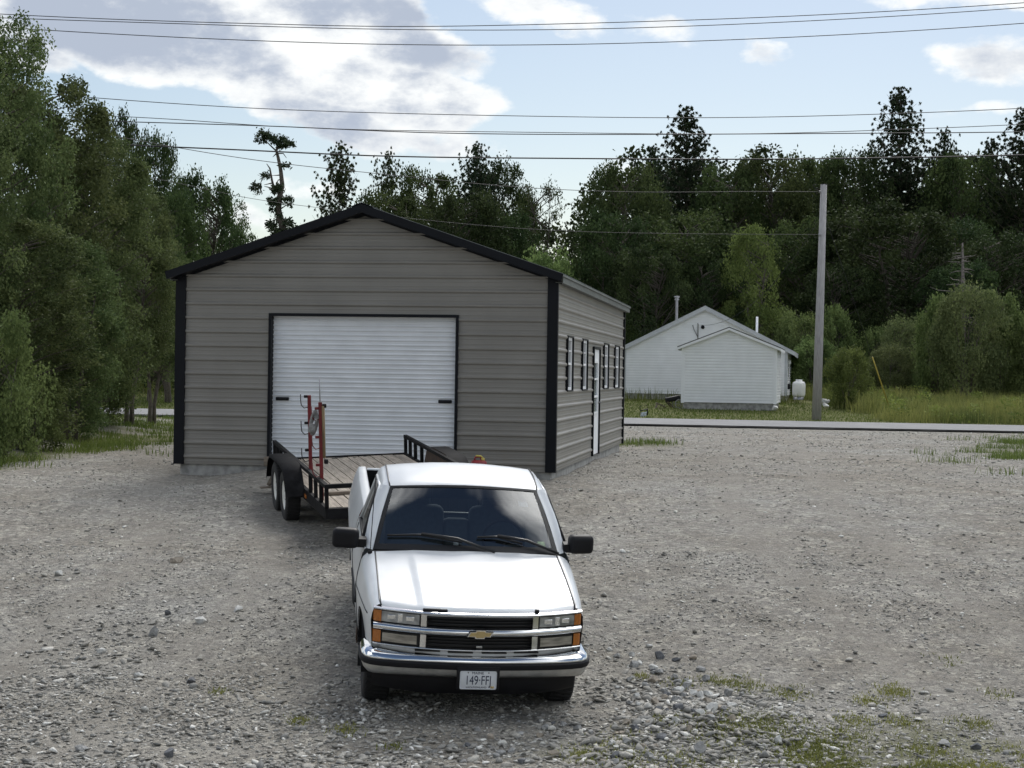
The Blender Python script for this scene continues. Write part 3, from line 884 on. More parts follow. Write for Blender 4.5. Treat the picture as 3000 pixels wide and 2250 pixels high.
# stove pipe, vent pipe, meter mast, side windows, base trim
MB().lathe([(.075, 3.2), (.075, 5.10), (.13, 5.11), (.13, 5.15), (.10, 5.16), (.10, 5.23), (.15, 5.24), (.15, 5.31), (0, 5.32)], (-1.75, 3.5, 0), n=20).build('stove_pipe', M['steel'], hs)
MB().tube([(2.35, 4.0, 2.6), (2.35, 4.0, 4.30)], .06, 12).build('vent_pipe', M['white_vinyl'], hs)
MB().tube([(-.35, -.08, 1.2), (-.35, -.08, 3.75), (-.36, -.12, 3.80)], .025, 8).tube([(-.37, -.06, 3.15), (-.55, -.05, 3.5), (-.62, -.05, 3.72)], .02, 8).build('service_mast', M['grey_plastic'], hs)
MB().lathe([(0, -.02), (.09, -.02), (.09, .06), (0, .06)], (-.12, -.08, 3.62), 'Y', 14).build('drip_loop', M['black_plastic'], hs)
for y0, z0 in ((1.2, 1.15), (4.5, 1.15), (8.0, 1.15)):
    w = MB().box(4.016, 4.05, y0, y0 + .95, z0, z0 + 1.1); wo = w.build('window', M['white_vinyl'], hs)
    MB().box(4.051, 4.056, y0 + .07, y0 + .88, z0 + .07, z0 + .52).box(4.051, 4.056, y0 + .07, y0 + .88, z0 + .58, z0 + 1.03).build('pane', M['windowglass'], wo)
MB().rbox((4.12, .9, 1.95), (.12, .12, .18), .02).build('wall_lamp', M['white_vinyl'], hs)
MB().rbox((4.10, .7, .75), (.12, .2, .28), .02).build('meter_box', M['black_plastic'], hs)

sh = gabled('shed', 'small white lap-sided shed with a grey shingle roof on a mottled concrete base', 'shed', (9.30, 73.0, .13), HY, 3.98, 5.5, .30, 2.72, 3.50, .1265, .22, .10, M['shingle'], M['white_vinyl'], .09)

# propane tank
p = at(2340, 1164, 82.0)
pt = empty('propane_tank', (p[0], p[1], float(p[2])), None, 'white upright propane tank beside the right wall of the house', 'propane tank')
MB().lathe([(0, .02), (.24, .02), (.29, .06), (.315, .14), (.315, .58), (.30, .68), (.24, .75), (.12, .775), (0, .78)], n=28).build('tank_body', M['tank_white'], pt)
MB().lathe([(.16, .74), (.16, .86), (.145, .86), (.145, .74)], n=20).build('collar', M['tank_white'], pt)
MB().lathe([(.26, -.12), (.26, .06), (.24, .06), (.24, -.12)], n=20).build('foot_ring', M['steel'], pt)
MB().tube([(0, 0, .75), (0, 0, .83)], .03).rbox((.03, 0, .82), (.09, .06, .05), .01).build('valve', M['black_plastic'], pt)

# garden cart tipped beside the shed
p = at(1962, 1196, 73.6)
gcart = empty('garden_cart', (p[0], p[1], float(tz(p[0], p[1]))), (0, 0, .15), 'black garden cart tipped over beside the left corner of the shed', 'garden cart')
Mt = Matrix.Rotation(R(-12), 3, 'Y')
MB().rbox((.12, 0, .42), (.62, .42, .20), .05, Mt).build('tub', M['black_plastic'], gcart)
MB().bar((-.15, -.2, .32), (.1, -.2, .05), .04, .04).bar((-.15, .2, .32), (.1, .2, .05), .04, .04).bar((.0, -.2, .2), (.0, .2, .2), .04, .04).build('cart_frame', M['rust'], gcart)
for y in (-.24, .24):
    w = MB()
    ring = [(.38 + .2 * math.cos(t), y, .2 + .2 * math.sin(t)) for t in np.linspace(0, 2 * math.pi, 25)]
    w.tube(ring, .022, 8, False)
    for t in range(6): w.tube([(.38, y, .2), (.38 + .19 * math.cos(t * 1.047), y, .2 + .19 * math.sin(t * 1.047))], .006, 5)
    w.build('cart_wheel', M['grey_plastic'], gcart)
MB().bar((-.62, -.1, .24), (-.22, -.1, .06), .3, .03).bar((-.62, .0, .0), (-.55, 0, .22), .25, .03).build('handle_board', M['batten'], gcart)

# small yard sign frame
p = at(1886, 1223, 64.5)
ys_ = empty('yard_sign', (p[0], p[1], float(tz(p[0], p[1]))), (0, 0, .2), 'small black wire sign frame with a torn white panel on the lawn by the road', 'sign')
MB().tube([(-.15, 0, 0), (-.15, 0, .40), (.13, .02, .46), (.13, .02, .06)], .012, 6).tube([(-.16, -.02, .22), (.16, .03, .30)], .02, 6).tube([(.16, .03, .06), (.16, .03, .3)], .014, 6).build('sign_frame', M['black_plastic'], ys_)
MB().prism([(-.13, .02), (-.05, -.02), (.06, .05), (.10, .03), (.12, .20), (.02, .18), (-.11, .17)], 'Y', -.008, .008).build('sign_panel', mat('torn_white_sign_board', (.45, .5, .56), var=.5, scale=14), ys_)

# ------------------------------------------------------------------ utility pole, guy wire and lines
PX, PYY = 11.56, 64.5
pz = float(tz(PX, PYY)) - .1
up_ = empty('utility_pole', (PX, PYY, pz), None, 'grey weathered wooden utility pole standing beside the road', 'utility pole')
top = (.14, 0, 8.88 - pz)
MB().tube([(0, 0, -.2), (.07, 0, 4.4), top], [.185, .155, .12], 14).build('pole', M['pole'], up_)
MB().rbox((top[0], 0, top[2] + .01), (.22, .22, .02), .005).build('pole_cap', M['black_plastic'], up_)
MB().tube([(top[0] - .12, -.05, top[2] - .28), (top[0] - .3, -.1, top[2] - .22), (top[0] - .42, -.1, top[2] - .02), (top[0] - .3, -.08, top[2] + .0)], .012, 6).build('line_loop', M['wire'], up_)
MB().rbox((top[0] - .14, -.02, top[2] - .28), (.1, .08, .08), .02).build('line_clamp', M['steel'], up_)
MB().rbox((.0, -.12, top[2] - 1.9), (.1, .1, .1), .02).build('line_clamp', M['steel'], up_)


def curve_pts(pts, n=40):
    """smooth line through measured points (natural cubic in a parameter)"""
    P = np.array(pts, float); t = np.concatenate([[0], np.cumsum(np.linalg.norm(np.diff(P, axis=0), axis=1))]); k = len(P)
    out = []
    A = np.zeros((k, k)); B = np.zeros((k, 3)); A[0, 0] = A[-1, -1] = 1; h = np.diff(t)
    for i in range(1, k - 1):
        A[i, i - 1], A[i, i], A[i, i + 1] = h[i - 1], 2 * (h[i - 1] + h[i]), h[i]
        B[i] = 6 * ((P[i + 1] - P[i]) / h[i] - (P[i] - P[i - 1]) / h[i - 1])
    S = np.linalg.solve(A, B)
    for q in np.linspace(0, t[-1], n):
        i = min(int(np.searchsorted(t, q, side='right')) - 1, k - 2); a = t[i + 1] - q; b = q - t[i]
        out.append((S[i] * a ** 3 + S[i + 1] * b ** 3) / (6 * h[i]) + (P[i] / h[i] - S[i] * h[i] / 6) * a + (P[i + 1] / h[i] - S[i + 1] * h[i] / 6) * b)
    return out


def wire(uvs, D, r, label, ext=True, name='power_line'):
    Ds = D if hasattr(D, '__len__') else [D] * len(uvs)
    P = [at(u, v, d) for (u, v), d in zip(uvs, Ds)]
    if ext:   # carry the span on beyond the picture on both sides
        a = P[0] + (P[0] - P[1]) / np.linalg.norm(P[0] - P[1]) * 14 + np.array([0, 0, .35]); b = P[-1] + (P[-1] - P[-2]) / np.linalg.norm(P[-1] - P[-2]) * 14 + np.array([0, 0, .5])
        P = [a] + P + [b]
    o = MB().tube([tuple(q) for q in curve_pts(P, 60)], r, 6).build(name, M['wire'], None, False)
    return tag(o, label, 'wire')


wire([(0, 41), (434, 58), (832, 72), (1085, 77), (1600, 72), (2178, 54), (3000, 8)], 53.0, .0115, 'topmost thin power line of the three across the clouds', group='x' if False else None) if False else None
wire([(0, 41), (434, 60), (832, 71.5), (1085, 77), (1600, 71), (2178, 53), (3000, 8)], 53.0, .0125, 'topmost power line of the three high across the clouds')
wire([(0, 52), (434, 66.5), (832, 79), (1085, 85), (1600, 87), (2178, 70), (3000, 22)], 54.0, .0125, 'middle power line of the three high across the clouds')
wire([(36, 82), (506, 108.5), (1085, 129), (1600, 131), (2178, 115), (3000, 68)], 52.5, .0125, 'lowest power line of the three high across the clouds')
wire([(239, 283.5), (723, 316), (1200, 333), (1600, 341), (2110, 344.5), (2585, 334), (3000, 317)], 53.0, .0115, 'single thin line alone in the blue sky above the garage')
wire([(333, 340), (530, 351), (723, 365), (1157, 382), (1600, 388), (2246, 391), (2585, 381), (2958, 366)], 53.3, .011, 'slack wavy telephone line twisting along a straight one')
wire([(289, 354), (868, 372.5), (1157, 385.5), (1600, 393.5), (2246, 392), (2585, 390), (2971, 386.5)], 53.0, .015, 'straight telephone line with a slack one twisting along it')
wire([(333, 423), (723, 440), (1085, 456), (1600, 463.5), (2178, 466.5), (2585, 462.5), (3000, 454)], 52.6, .021, 'thickest black cable crossing just above the garage roof')
pt_top = np.array([PX + top[0] - .12, PYY - .05, pz + top[2] - .28])
def service(uvs, Ds, end, r, label):
    P = [at(u, v, d) for (u, v), d in zip(uvs, Ds)] + [end]
    P = [P[0] + (P[0] - P[1])] + P
    tag(MB().tube([tuple(q) for q in curve_pts(P, 60)], r, 6).build('service_line', M['wire'], None, False), label, 'wire')
service([(311, 394), (506, 430), (796, 475), (1121, 510), (1447, 542.5), (1600, 553), (1907, 563), (2178, 561.5)], [53, 54.5, 56.5, 58.5, 60.3, 61.0, 62.3, 63.5], pt_top, .011, 'upper slack service line running to the top of the utility pole')
service([(560, 545), (723, 579), (897, 604), (1250, 645), (1622, 675), (1907, 683.5)], [55, 56, 57.2, 59.5, 61.5, 62.8], np.array([PX + .0, PYY - .1, pz + top[2] - 1.9]), .008, 'lower thin service line reaching the pole below its top')
hp = hs.matrix_world if False else None
hx, hy = 9.5 + math.cos(HY) * -.2 + math.sin(HY) * -.12, 84 - math.sin(HY) * -.2 + math.cos(HY) * -.12
a = np.array([hx, hy, .36 + 3.72]); b = np.array([PX + .1, PYY + .12, pz + top[2] - 1.2])
P = [a + (b - a) * t - np.array([0, 0, 1.1 * 4 * t * (1 - t)]) for t in np.linspace(0, 1, 24)]
tag(MB().tube([tuple(q) for q in P], .009, 6).build('service_drop', M['wire'], None, False), 'drooping service drop from the pole to the gable of the house', 'wire')
# guy wire with yellow guard
g1 = at(2608, 1198, 72.0); g0 = np.array([PX + .13, PYY + .1, pz + top[2] - .9])
gyo = empty('guy_wire', tuple(g1), None, 'guy wire sloping from the pole with a yellow plastic guard at its foot', 'guy wire')
g1 = g1 - np.array([0, 0, .05]); dvec = (g0 - g1); 
loc = lambda q: tuple(q - np.array(gyo.location))
MB().tube([loc(g1), loc(g0)], .008, 6).build('cable', M['wire'], gyo, False)
MB().tube([loc(g1 + dvec * .015), loc(g1 + dvec * .285)], .027, 8).build('guard', M['yellow'], gyo)
# pale boulders by the pole and the shed corner
def boulder_mesh(seed, sx, sy, sz, sub=2, nz=.22, flat=False):
    r_ = np.random.default_rng(seed); bm = bmesh.new(); bmesh.ops.create_icosphere(bm, subdivisions=sub, radius=1)
    ph = r_.uniform(0, 6, 9); cuts = [Vector(r_.normal(size=3)).normalized() for _ in range(15)]; lim = r_.uniform(.48, .88, 15)
    for v in bm.verts:
        c = v.co.copy(); k = 1 + nz * (math.sin(c.x * 2.3 + ph[0]) * math.sin(c.y * 2.7 + ph[1]) + .5 * math.sin(c.z * 5 + ph[2]) * math.sin(c.x * 4.7 + ph[3]))
        c *= k
        for n_, l in zip(cuts, lim):
            e = c.dot(n_) - l
            if e > 0: c -= n_ * e
        v.co = Vector((c.x * sx, c.y * sy, c.z * sz))
    me = bpy.data.meshes.new('boulder'); bm.to_mesh(me); bm.free(); return me
M['pale_rock'] = mat('pale_granite', (.62, .61, .58), rough=.9, var=.2, scale=9, bump=.4)
for (u, v, D, sx, sy, sz, lab) in ((2271, 1201, 72.5, .17, .14, .17, 'pale boulder leaning at the right corner of the shed base'), (2416, 1178, 76, .30, .25, .17, 'larger white boulder on the grass behind the utility pole'),
                                  (2418, 1190, 73, .18, .16, .11, 'smaller white boulder in front of the larger one by the pole')):
    me = boulder_mesh(int(u), sx, sy, sz); me.materials.append(M['pale_rock']); o = link('boulder', me); p = at(u, v, D); o.location = (p[0], p[1], float(p[2]) + sz * .35)
    tag(o, lab, 'boulder')
# ------------------------------------------------------------------ pickup truck
# local axes: x to the right as seen from the front, y from the front bumper towards the tail, z up
trk = empty('pickup_truck', label='white two-door pickup truck with a chrome grille, parked nose-down in front of the trailer', cat='pickup truck')
trk.matrix_world = TRUCK
WY1, WY2, WR = .90, 3.885, .365
SILL = .36


def lerp(a, b, t): return a + (b - a) * t
def side_x(y, z):
    x = float(np.interp(z, [.30, .45, .60, .80, .885, .90, 1.0, 1.12, 1.20, 1.28], [.925, .950, .962, .975, .982, .980, .962, .938, .915, .880]))
    return x * float(np.interp(y, [.2, .5, .9, 1.3, 4.2, 4.9], [.905, .945, .975, 1.0, 1.0, .985]))
def arch_z(y, base):
    z = base
    for yc, r in ((WY1, .435), (WY2, .44)):
        d = abs(y - yc)
        if d < r: z = max(z, .36 + math.sqrt(r * r - d * d))
    return z
def hood_z(x, y):
    t = (y - .20) / 1.24
    z = lerp(1.022, 1.182, t) + .018 * math.sin(math.pi * min(max(t, 0), 1))
    z += .022 * (1 - (x / .82) ** 2)
    return z
def fend_top(y): return hood_z(.815, y) - .004


def ycols(a, b, n=10):
    s = set(np.linspace(a, b, n))
    for yc, r in ((WY1, .435), (WY2, .44)):
        for k in np.linspace(-1, 1, 25):
            y = yc + r * math.sin(k * math.pi / 2)
            if a < y < b: s.add(float(y))
        for y in (yc - r - .002, yc + r + .002):
            if a < y < b: s.add(y)
    return sorted(s)


def panel(m, sx, a, b, ztop, inner, bot, rnd=.05, n=10):
    """a side panel that follows the body section, rolled over at the top to (inner x)"""
    P = []
    for y in ycols(a, b, n):
        zt = ztop(y); zb = arch_z(y, bot(y) if callable(bot) else bot); zs = max(zt - rnd, zb + .01)
        row = []
        for k in range(11):
            z = lerp(zb, zs, k / 10); row.append((sx * side_x(y, z), y, z))
        xs = side_x(y, zs); xi = inner(y)
        for k in range(1, 7):
            t = k / 6 * math.pi / 2
            row.append((sx * (xs - (xs - xi) * (1 - math.cos(t)) ** .9 if k < 6 else xi), y, zs + (zt - zs) * math.sin(t)))
        P.append(row)
    m.grid(P)


body = MB()
for sx in (-1, 1):
    # front fender
    panel(body, sx, .225, 1.425, fend_top, lambda y: .816, lambda y: float(np.interp(y, [.2, .47, 1.3], [.56, .50, SILL])), .10)
    # cab corner behind the door
    panel(body, sx, 2.655, 2.825, lambda y: 1.20, lambda y: .86, SILL, .03, 4)
    # bed side with flat rail
    P = []
    for y in ycols(2.862, 4.87, 16):
        zb = arch_z(y, SILL + (.06 if y > 4.3 else 0)); row = []
        for k in range(12):
            z = lerp(zb, 1.262, k / 11); row.append((sx * side_x(y, z), y, z))
        row += [(sx * (side_x(y, 1.262) - .012), y, 1.276), (sx * .80, y, 1.278), (sx * .79, y, 1.268), (sx * .79, y, 1.20)]
        P.append(row)
    body.grid(P)
    # bed ends
    body.add([(sx * side_x(2.862, z), 2.862, z) for z in (.42, .9, 1.27)] + [(sx * .79, 2.862, 1.27), (sx * .79, 2.862, .42)], [(0, 1, 2, 3, 4)])
    # rocker under the door
    P = [[(sx * side_x(y, z), y, z) for z in (.30, .335, .37)] for y in (1.36, 2.0, 2.83)]
    body.grid(P)
    # a-pillar
    A, B, Cc = [], [], []
    for t in np.linspace(0, 1, 8):
        bow = .018 * math.sin(math.pi * t)
        A.append((sx * (lerp(.842, .682, t) + bow * .3), lerp(1.452, 1.967, t), lerp(1.182, 1.662, t) + bow))
        B.append((sx * (lerp(.893, .742, t) + bow), lerp(1.482, 1.990, t), lerp(1.186, 1.668, t) + bow))
        Cc.append((sx * (lerp(.920, .768, t) + bow), lerp(1.570, 2.075, t), lerp(1.188, 1.648, t) + bow))
    body.grid([A, B, Cc])
    # rear pillar of the cab
    A, B, Cc, Dd = [], [], [], []
    for t in np.linspace(0, 1, 8):
        bow = .012 * math.sin(math.pi * t)
        A.append((sx * (lerp(.918, .768, t) + bow), lerp(2.66, 2.585, t), lerp(1.19, 1.655, t)))
        B.append((sx * (lerp(.905, .750, t) + bow), lerp(2.77, 2.68, t), lerp(1.19, 1.665, t)))
        Cc.append((sx * (lerp(.86, .715, t) + bow), lerp(2.825, 2.725, t), lerp(1.19, 1.67, t)))
        Dd.append((sx * lerp(.66, .60, t), lerp(2.832, 2.735, t), lerp(1.19, 1.68, t)))
    body.grid([A, B, Cc, Dd])
# roof
xs_ = [-.772, -.758, -.735, -.70, -.682, -.5, -.25, 0, .25, .5, .682, .70, .735, .758, .772]
ysr = [1.962, 1.99, 2.05, 2.2, 2.4, 2.55, 2.64, 2.70, 2.735, 2.745]
def roof_z(x, y):
    z = float(np.interp(y, [1.962, 1.99, 2.05, 2.2, 2.4, 2.55, 2.64, 2.70, 2.735, 2.745], [1.655, 1.668, 1.685, 1.712, 1.727, 1.730, 1.728, 1.718, 1.695, 1.672]))
    a = abs(x)
    z += .046 * (1 - min(1, a / .70) ** 2)
    z -= float(np.interp(a, [.682, .70, .735, .758, .772], [0, .006, .022, .048, .08])) * float(np.interp(y, [1.962, 2.1], [.35, 1]))
    return z
body.grid([[(x, y - .045 * (1 - (x / .75) ** 2) * (1 if y < 2.0 else max(0, 1 - (y - 2.0) / .3)), roof_z(x, y)) for y in ysr] for x in xs_])
# roof to back glass header and lower cab back
body.grid([[(x, 2.745 - abs(x) * .01, 1.675) for x in (-.715, -.4, 0, .4, .715)], [(x * .97, 2.748, 1.60) for x in (-.715, -.4, 0, .4, .715)]])
body.grid([[(x, 2.83, 1.22) for x in (-.86, 0, .86)], [(x, 2.836, .8) for x in (-.88, 0, .88)], [(x, 2.836, .4) for x in (-.88, 0, .88)]])
# panel under the lamps and behind the bumper
body.grid([[(x, .055 + .20 * (abs(x) / .87) ** 2.2, z) for x in np.linspace(-.872, .872, 15)] for z in (.58, .66, .70)])
bo = body.build('body', M['paint'], trk)

# bed floor, front wall and inner sides: black liner
bl_ = MB()
bl_.grid([[(-.785, y, 1.262), (-.77, y, .74), (.77, y, .74), (.785, y, 1.262)] for y in (2.885, 3.6, 4.81)], False)
bl_.add([(-.79, 2.885, .74), (.79, 2.885, .74), (.79, 2.885, 1.245), (-.79, 2.885, 1.245)], [(0, 1, 2, 3)])
for k in range(14): bl_.box(-.7 + k * .105, -.66 + k * .105, 2.886, 2.90, .78, 1.22)
for k in range(14): bl_.box(-.7 + k * .105, -.66 + k * .105, 4.795, 4.809, .78, 1.2)
bl_.add([(-.79, 4.81, .74), (.79, 4.81, .74), (.79, 4.81, 1.25), (-.79, 4.81, 1.25)], [(0, 1, 2, 3)])
bl_.build('bed_liner', M['black_plastic'], trk)
MB().rbox((0, 4.85, 1.0), (1.56, .06, .53), .012).build('tailgate', M['paint'], trk)
MB().box(-.80, .80, 2.838, 2.862, .5, 1.24).build('bed_gap', M['black_gloss'], trk)
# dark chassis, wheel wells
ch = MB().box(-.80, .80, .33, 4.7, .33, .62)
ch.box(-.88, .88, 1.35, 2.85, .34, .5)
for sx in (-1, 1):
    for yc in (WY1, WY2):
        arc = [(yc + .434 * math.cos(t), .36 + .434 * math.sin(t)) for t in np.linspace(0, math.pi, 16)]
        ch.grid([[(sx * .945, y, z) for y, z in arc], [(sx * .55, y, z) for y, z in arc]])
        ch.add([(sx * .56, y, z) for y, z in arc], [tuple(range(16))])
ch.build('chassis', M['black_plastic'], trk)

# hood with two long creases
def hood_pt(u, t):
    yf = .045 + .165 * (abs(u)) ** 2.2; yr = 1.415 - .01 * (1 - u * u)
    y = lerp(yf, yr, t); x = u * lerp(.808, .836, t)
    z = hood_z(x, max(y, .20)) if y > .2 else hood_z(x, .20) - .0
    cx = lerp(.485, .52, t)
    ramp_ = float(np.interp(abs(x), [cx - .028, cx + .028], [.0, -.008]))
    z += ramp_ * math.sin(math.pi * min(1, .10 + .85 * t)) ** .5
    # rolled front lip
    s = (y - yf)
    if s < .10: z -= .042 * (1 - s / .10) ** 2.2
    # small dents near the cowl
    z += .004 * math.sin(x * 11 + 1) * math.exp(-((t - .92) / .09) ** 2) - .003 * math.exp(-(((x - .1) / .12) ** 2 + ((t - .86) / .05) ** 2))
    return (x, y, z)
us = sorted(set(list(np.linspace(-1, 1, 33)) + [s * k for s in (-1, 1) for k in (.565, .58, .60, .615, .63, .645, .66)]))
ts = [0, .01, .02, .035, .055, .08, .12] + list(np.linspace(.18, 1, 20))
hd = MB(); P = [[hood_pt(u, t) for t in ts] for u in us]
P2 = [[(p[0], p[1] + .002, p[2] - .03)] + row[:] for row, p in ((r_, r_[0]) for r_ in P)]
hd.grid(P2)
ho = hd.build('hood', M['paint'], trk)
def seam(pts, r): MB().tube(pts, r, 5).build('panel_seam', M['black_gloss'], trk, False)
for sx in (-1, 1):
    seam([(sx * .823 if t > .02 else sx * .812, hood_pt(1, t)[1], hood_z(.82, max(.2, hood_pt(1, t)[1])) - .004) for t in np.linspace(.0, 1, 14)], .0065)
    # roof drip seams and door seams
    seam([(sx * .686, 1.965, 1.664), (sx * .692, 2.05, 1.69), (sx * .697, 2.3, 1.728), (sx * .697, 2.6, 1.735), (sx * .69, 2.70, 1.722)], .0065)
    for yy in (1.43, 2.645):
        seam([(sx * (side_x(yy, z) + .001), yy, z) for z in np.linspace(.38, 1.16, 9)], .006)
    seam([(sx * (side_x(y, .89) + .002), y, .893) for y in np.linspace(.40, 1.38, 9)], .004)
seam([(p[0], p[1] + .004, p[2] - .04) for p in (hood_pt(u, 0) for u in np.linspace(-1, 1, 21))], .011)
# old chips of tape on the hood lip
MB().rbox((-.40, .095, 1.012), (.15, .03, .03), .008).rbox((-.31, .082, 1.012), (.08, .03, .03), .008).build('hood_tape', M['black_plastic'], trk)
MB().rbox((.475, .10, 1.018), (.035, .03, .035), .006).build('hood_tape', M['black_plastic'], trk)

# doors
for sx in (-1, 1):
    d_ = MB()
    panel(d_, sx, 1.437, 2.643, lambda y: 1.196, lambda y: .905, SILL + .015, .022, 10)
    do = d_.build('door', M['paint'], trk)
    x_ = side_x(2.5, 1.02) * sx
    MB().rbox((x_, 2.48, 1.02), (.03, .17, .055), .012).build('handle', M['black_plastic'], do)
    mo = MB(); mo.tube([(sx * (side_x(y, .70) + .006), y, .70) for y in np.linspace(1.46, 2.63, 8)], .014, 6); mo.build('side_molding', M['black_plastic'], do)
    # window and frame
    wp = [(.921, 1.585, 1.205), (.775, 2.085, 1.638), (.776, 2.565, 1.645), (.918, 2.62, 1.205)]
    g = MB().add([(sx * (p[0] - .008), p[1], p[2]) for p in wp], [(0, 1, 2, 3)]); g.build('door_window', M['sideglass'], do)
    fr_ = MB(); ring = [(sx * p[0], p[1], p[2]) for p in wp]
    fr_.tube([ring[0], ring[1], ring[2], ring[3]], .013, 6); fr_.build('window_frame', M['paint'], do)
    MB().tube([ring[0], ring[3]], .013, 6).tube([(sx * (.922 + .012), 1.60, 1.22), (sx * (.80), 2.06, 1.60), (sx * .79, 2.3, 1.632)], .016, 6).build('window_seal', M['black_plastic'], do)

# windshield, black band round it, cowl
def ws_pt(u, t):
    b = (1 - u * u)
    return (u * lerp(.842, .682, t), lerp(1.452, 1.967, t) - .055 * b, lerp(1.182, 1.662, t) + .032 * b * t + .012 * b * (1 - t) + .012 * math.sin(math.pi * t))
W_ = MB(); W_.grid([[ws_pt(u, t) for t in np.linspace(0, 1, 9)] for u in np.linspace(-1, 1, 17)])
wso = W_.build('windshield', M['windshield'], trk)
fb = MB()
off = lambda p, k=.004: (p[0], p[1] - k, p[2] + k)
for ua, ub in ((-1, -.955), (.955, 1)): fb.grid([[off(ws_pt(u, t)) for t in np.linspace(0, 1, 9)] for u in (ua, ub)])
for ta, tb in ((0, .085), (.965, 1)): fb.grid([[off(ws_pt(u, t), .005) for t in (ta, tb)] for u in np.linspace(-1, 1, 17)])
fb.build('windshield_border', M['black_gloss'], wso)
sb = MB(); sb.grid([[off(ws_pt(u, t), -.006) for t in (.80, .87, .965)] for u in np.linspace(-.955, .955, 17)])
sb.build('sun_band', glass_mat('blue_tint_band', (.10, .13, .30), .03, .5), wso)
MB().grid([[off(ws_pt(u, t), .006) for t in (.10, .17)] for u in (.80, .88)]).build('inspection_sticker', mat('pale_green_sticker', (.30, .38, .26), var=.3, scale=40), wso)
MB().grid([[off(ws_pt(u, t), -.012) for t in (.72, .93)] for u in (.70, .82)]).build('visor_card', mat('pale_blue_card', (.34, .42, .50), var=.3, scale=12), wso)
cw = MB(); cw.grid([[(u * .838, 1.412 - .01 * (1 - u * u), hood_z(u * .83, 1.40) - .012), (u * .842, 1.452 - .055 * (1 - u * u) + .012, 1.186 + .01 * (1 - u * u))] for u in np.linspace(-1, 1, 17)])
cw.build('cowl', M['black_plastic'], trk)
for u0, us_, ue in ((.30, -.88, -.05), (1.0, .12, .62)):
    wpm = MB()
    piv = (lerp(-1, 1, 0) * 0 + (u0 - .05) * .80, 1.425, 1.205)
    pa = ws_pt(us_, .19); pb = ws_pt(ue, .115); mid = ws_pt(lerp(us_, ue, .45), .20)
    wpm.tube([off(pa, .018), off(mid, .022), off(pb, .018)], .011, 6)
    e = ws_pt(u0, .0)
    wpm.tube([off(mid, .035), off(ws_pt(lerp(lerp(us_, ue, .45), u0, .5), .13), .045), (e[0], e[1] - .03, e[2] + .012)], [.016, .013, .012], 6)
    wpm.build('wiper', M['black_gloss'], trk)
# rear window with slider frame
MB().add([(-.63, 2.79, 1.24), (.63, 2.79, 1.24), (.585, 2.742, 1.62), (-.585, 2.742, 1.62)], [(0, 1, 2, 3)]).build('rear_window', glass_mat('rear_glass', (.6, .65, .65), .03, .6), trk)
rf = MB()
for p, q in (((-.64, 2.795, 1.235), (.64, 2.795, 1.235)), ((-.60, 2.742, 1.622), (.60, 2.742, 1.622)), ((-.64, 2.795, 1.235), (-.60, 2.742, 1.622)), ((.64, 2.795, 1.235), (.60, 2.742, 1.622)),
             ((-.24, 2.79, 1.24), (-.23, 2.742, 1.62)), ((.24, 2.79, 1.24), (.23, 2.742, 1.62))): rf.tube([p, q], .016, 6)
rf.build('rear_window_frame', M['black_plastic'], trk)
rw = MB()
for sx in (-1, 1): rw.add([(sx * .86, 2.815, 1.2), (sx * .64, 2.80, 1.2), (sx * .59, 2.745, 1.65), (sx * .72, 2.735, 1.65)], [(0, 1, 2, 3)])
rw.add([(-.86, 2.815, 1.18), (.86, 2.815, 1.18), (.85, 2.81, 1.235), (-.85, 2.81, 1.235)], [(0, 1, 2, 3)])
rw.build('cab_back_trim', M['interior'], trk)

# cabin
MB().grid([[(x, y, .62) for y in (1.35, 2.81)] for x in (-.84, .84)], False).build('cab_floor', M['interior'], trk)
da = MB(); da.grid([[(x, 1.46, 1.165), (x, 1.62, 1.18), (x, 1.78, 1.15), (x, 1.83, 1.02), (x, 1.80, .7)] if True else 0 for x in np.linspace(-.83, .83, 9)]); da.build('dashboard', M['dash'], trk)
for sx in (-1, 1):
    MB().rbox((sx * .40, 2.50, 1.02), (.56, .20, .72), .08, Matrix.Rotation(R(-12), 3, 'X'), 3).rbox((sx * .40, 2.36, .74), (.56, .55, .2), .06, seg=3).rbox((sx * .40, 2.62, 1.42), (.30, .11, .24), .05, Matrix.Rotation(R(-10), 3, 'X'), 3).build('seat', M['interior'], trk)
MB().rbox((0, 2.50, .98), (.24, .18, .55), .05, Matrix.Rotation(R(-12), 3, 'X'), 3).build('seat_console', M['interior'], trk)
st = MB(); ring = [(.40 + .19 * math.cos(t), 2.0 + .19 * math.sin(t) * .42, 1.17 + .19 * math.sin(t) * .9) for t in np.linspace(0, 2 * math.pi, 29)]
st.tube(ring, .013, 6, False).tube([(.22, 2.0, 1.17), (.40, 1.97, 1.15), (.58, 2.0, 1.17)], .015, 6).tube([(.40, 1.97, 1.15), (.40, 1.78, 1.05)], .025, 6); st.build('steering_wheel', M['black_plastic'], trk)
MB().rbox((.04, 2.03, 1.60), (.24, .03, .065), .012).build('rear_view_mirror', M['black_plastic'], trk)
MB().rbox((-.07, 1.72, 1.19), (.045, .05, .04), .008).build('dash_item', M['white_vinyl'], trk)
hl_ = MB(); hl_.grid([[(x * .96, max(y, 2.0), roof_z(x * .9, y) - .05) for y in ysr[1:-2]] for x in xs_[3:-3]]); hl_.build('headliner', M['interior'], trk)

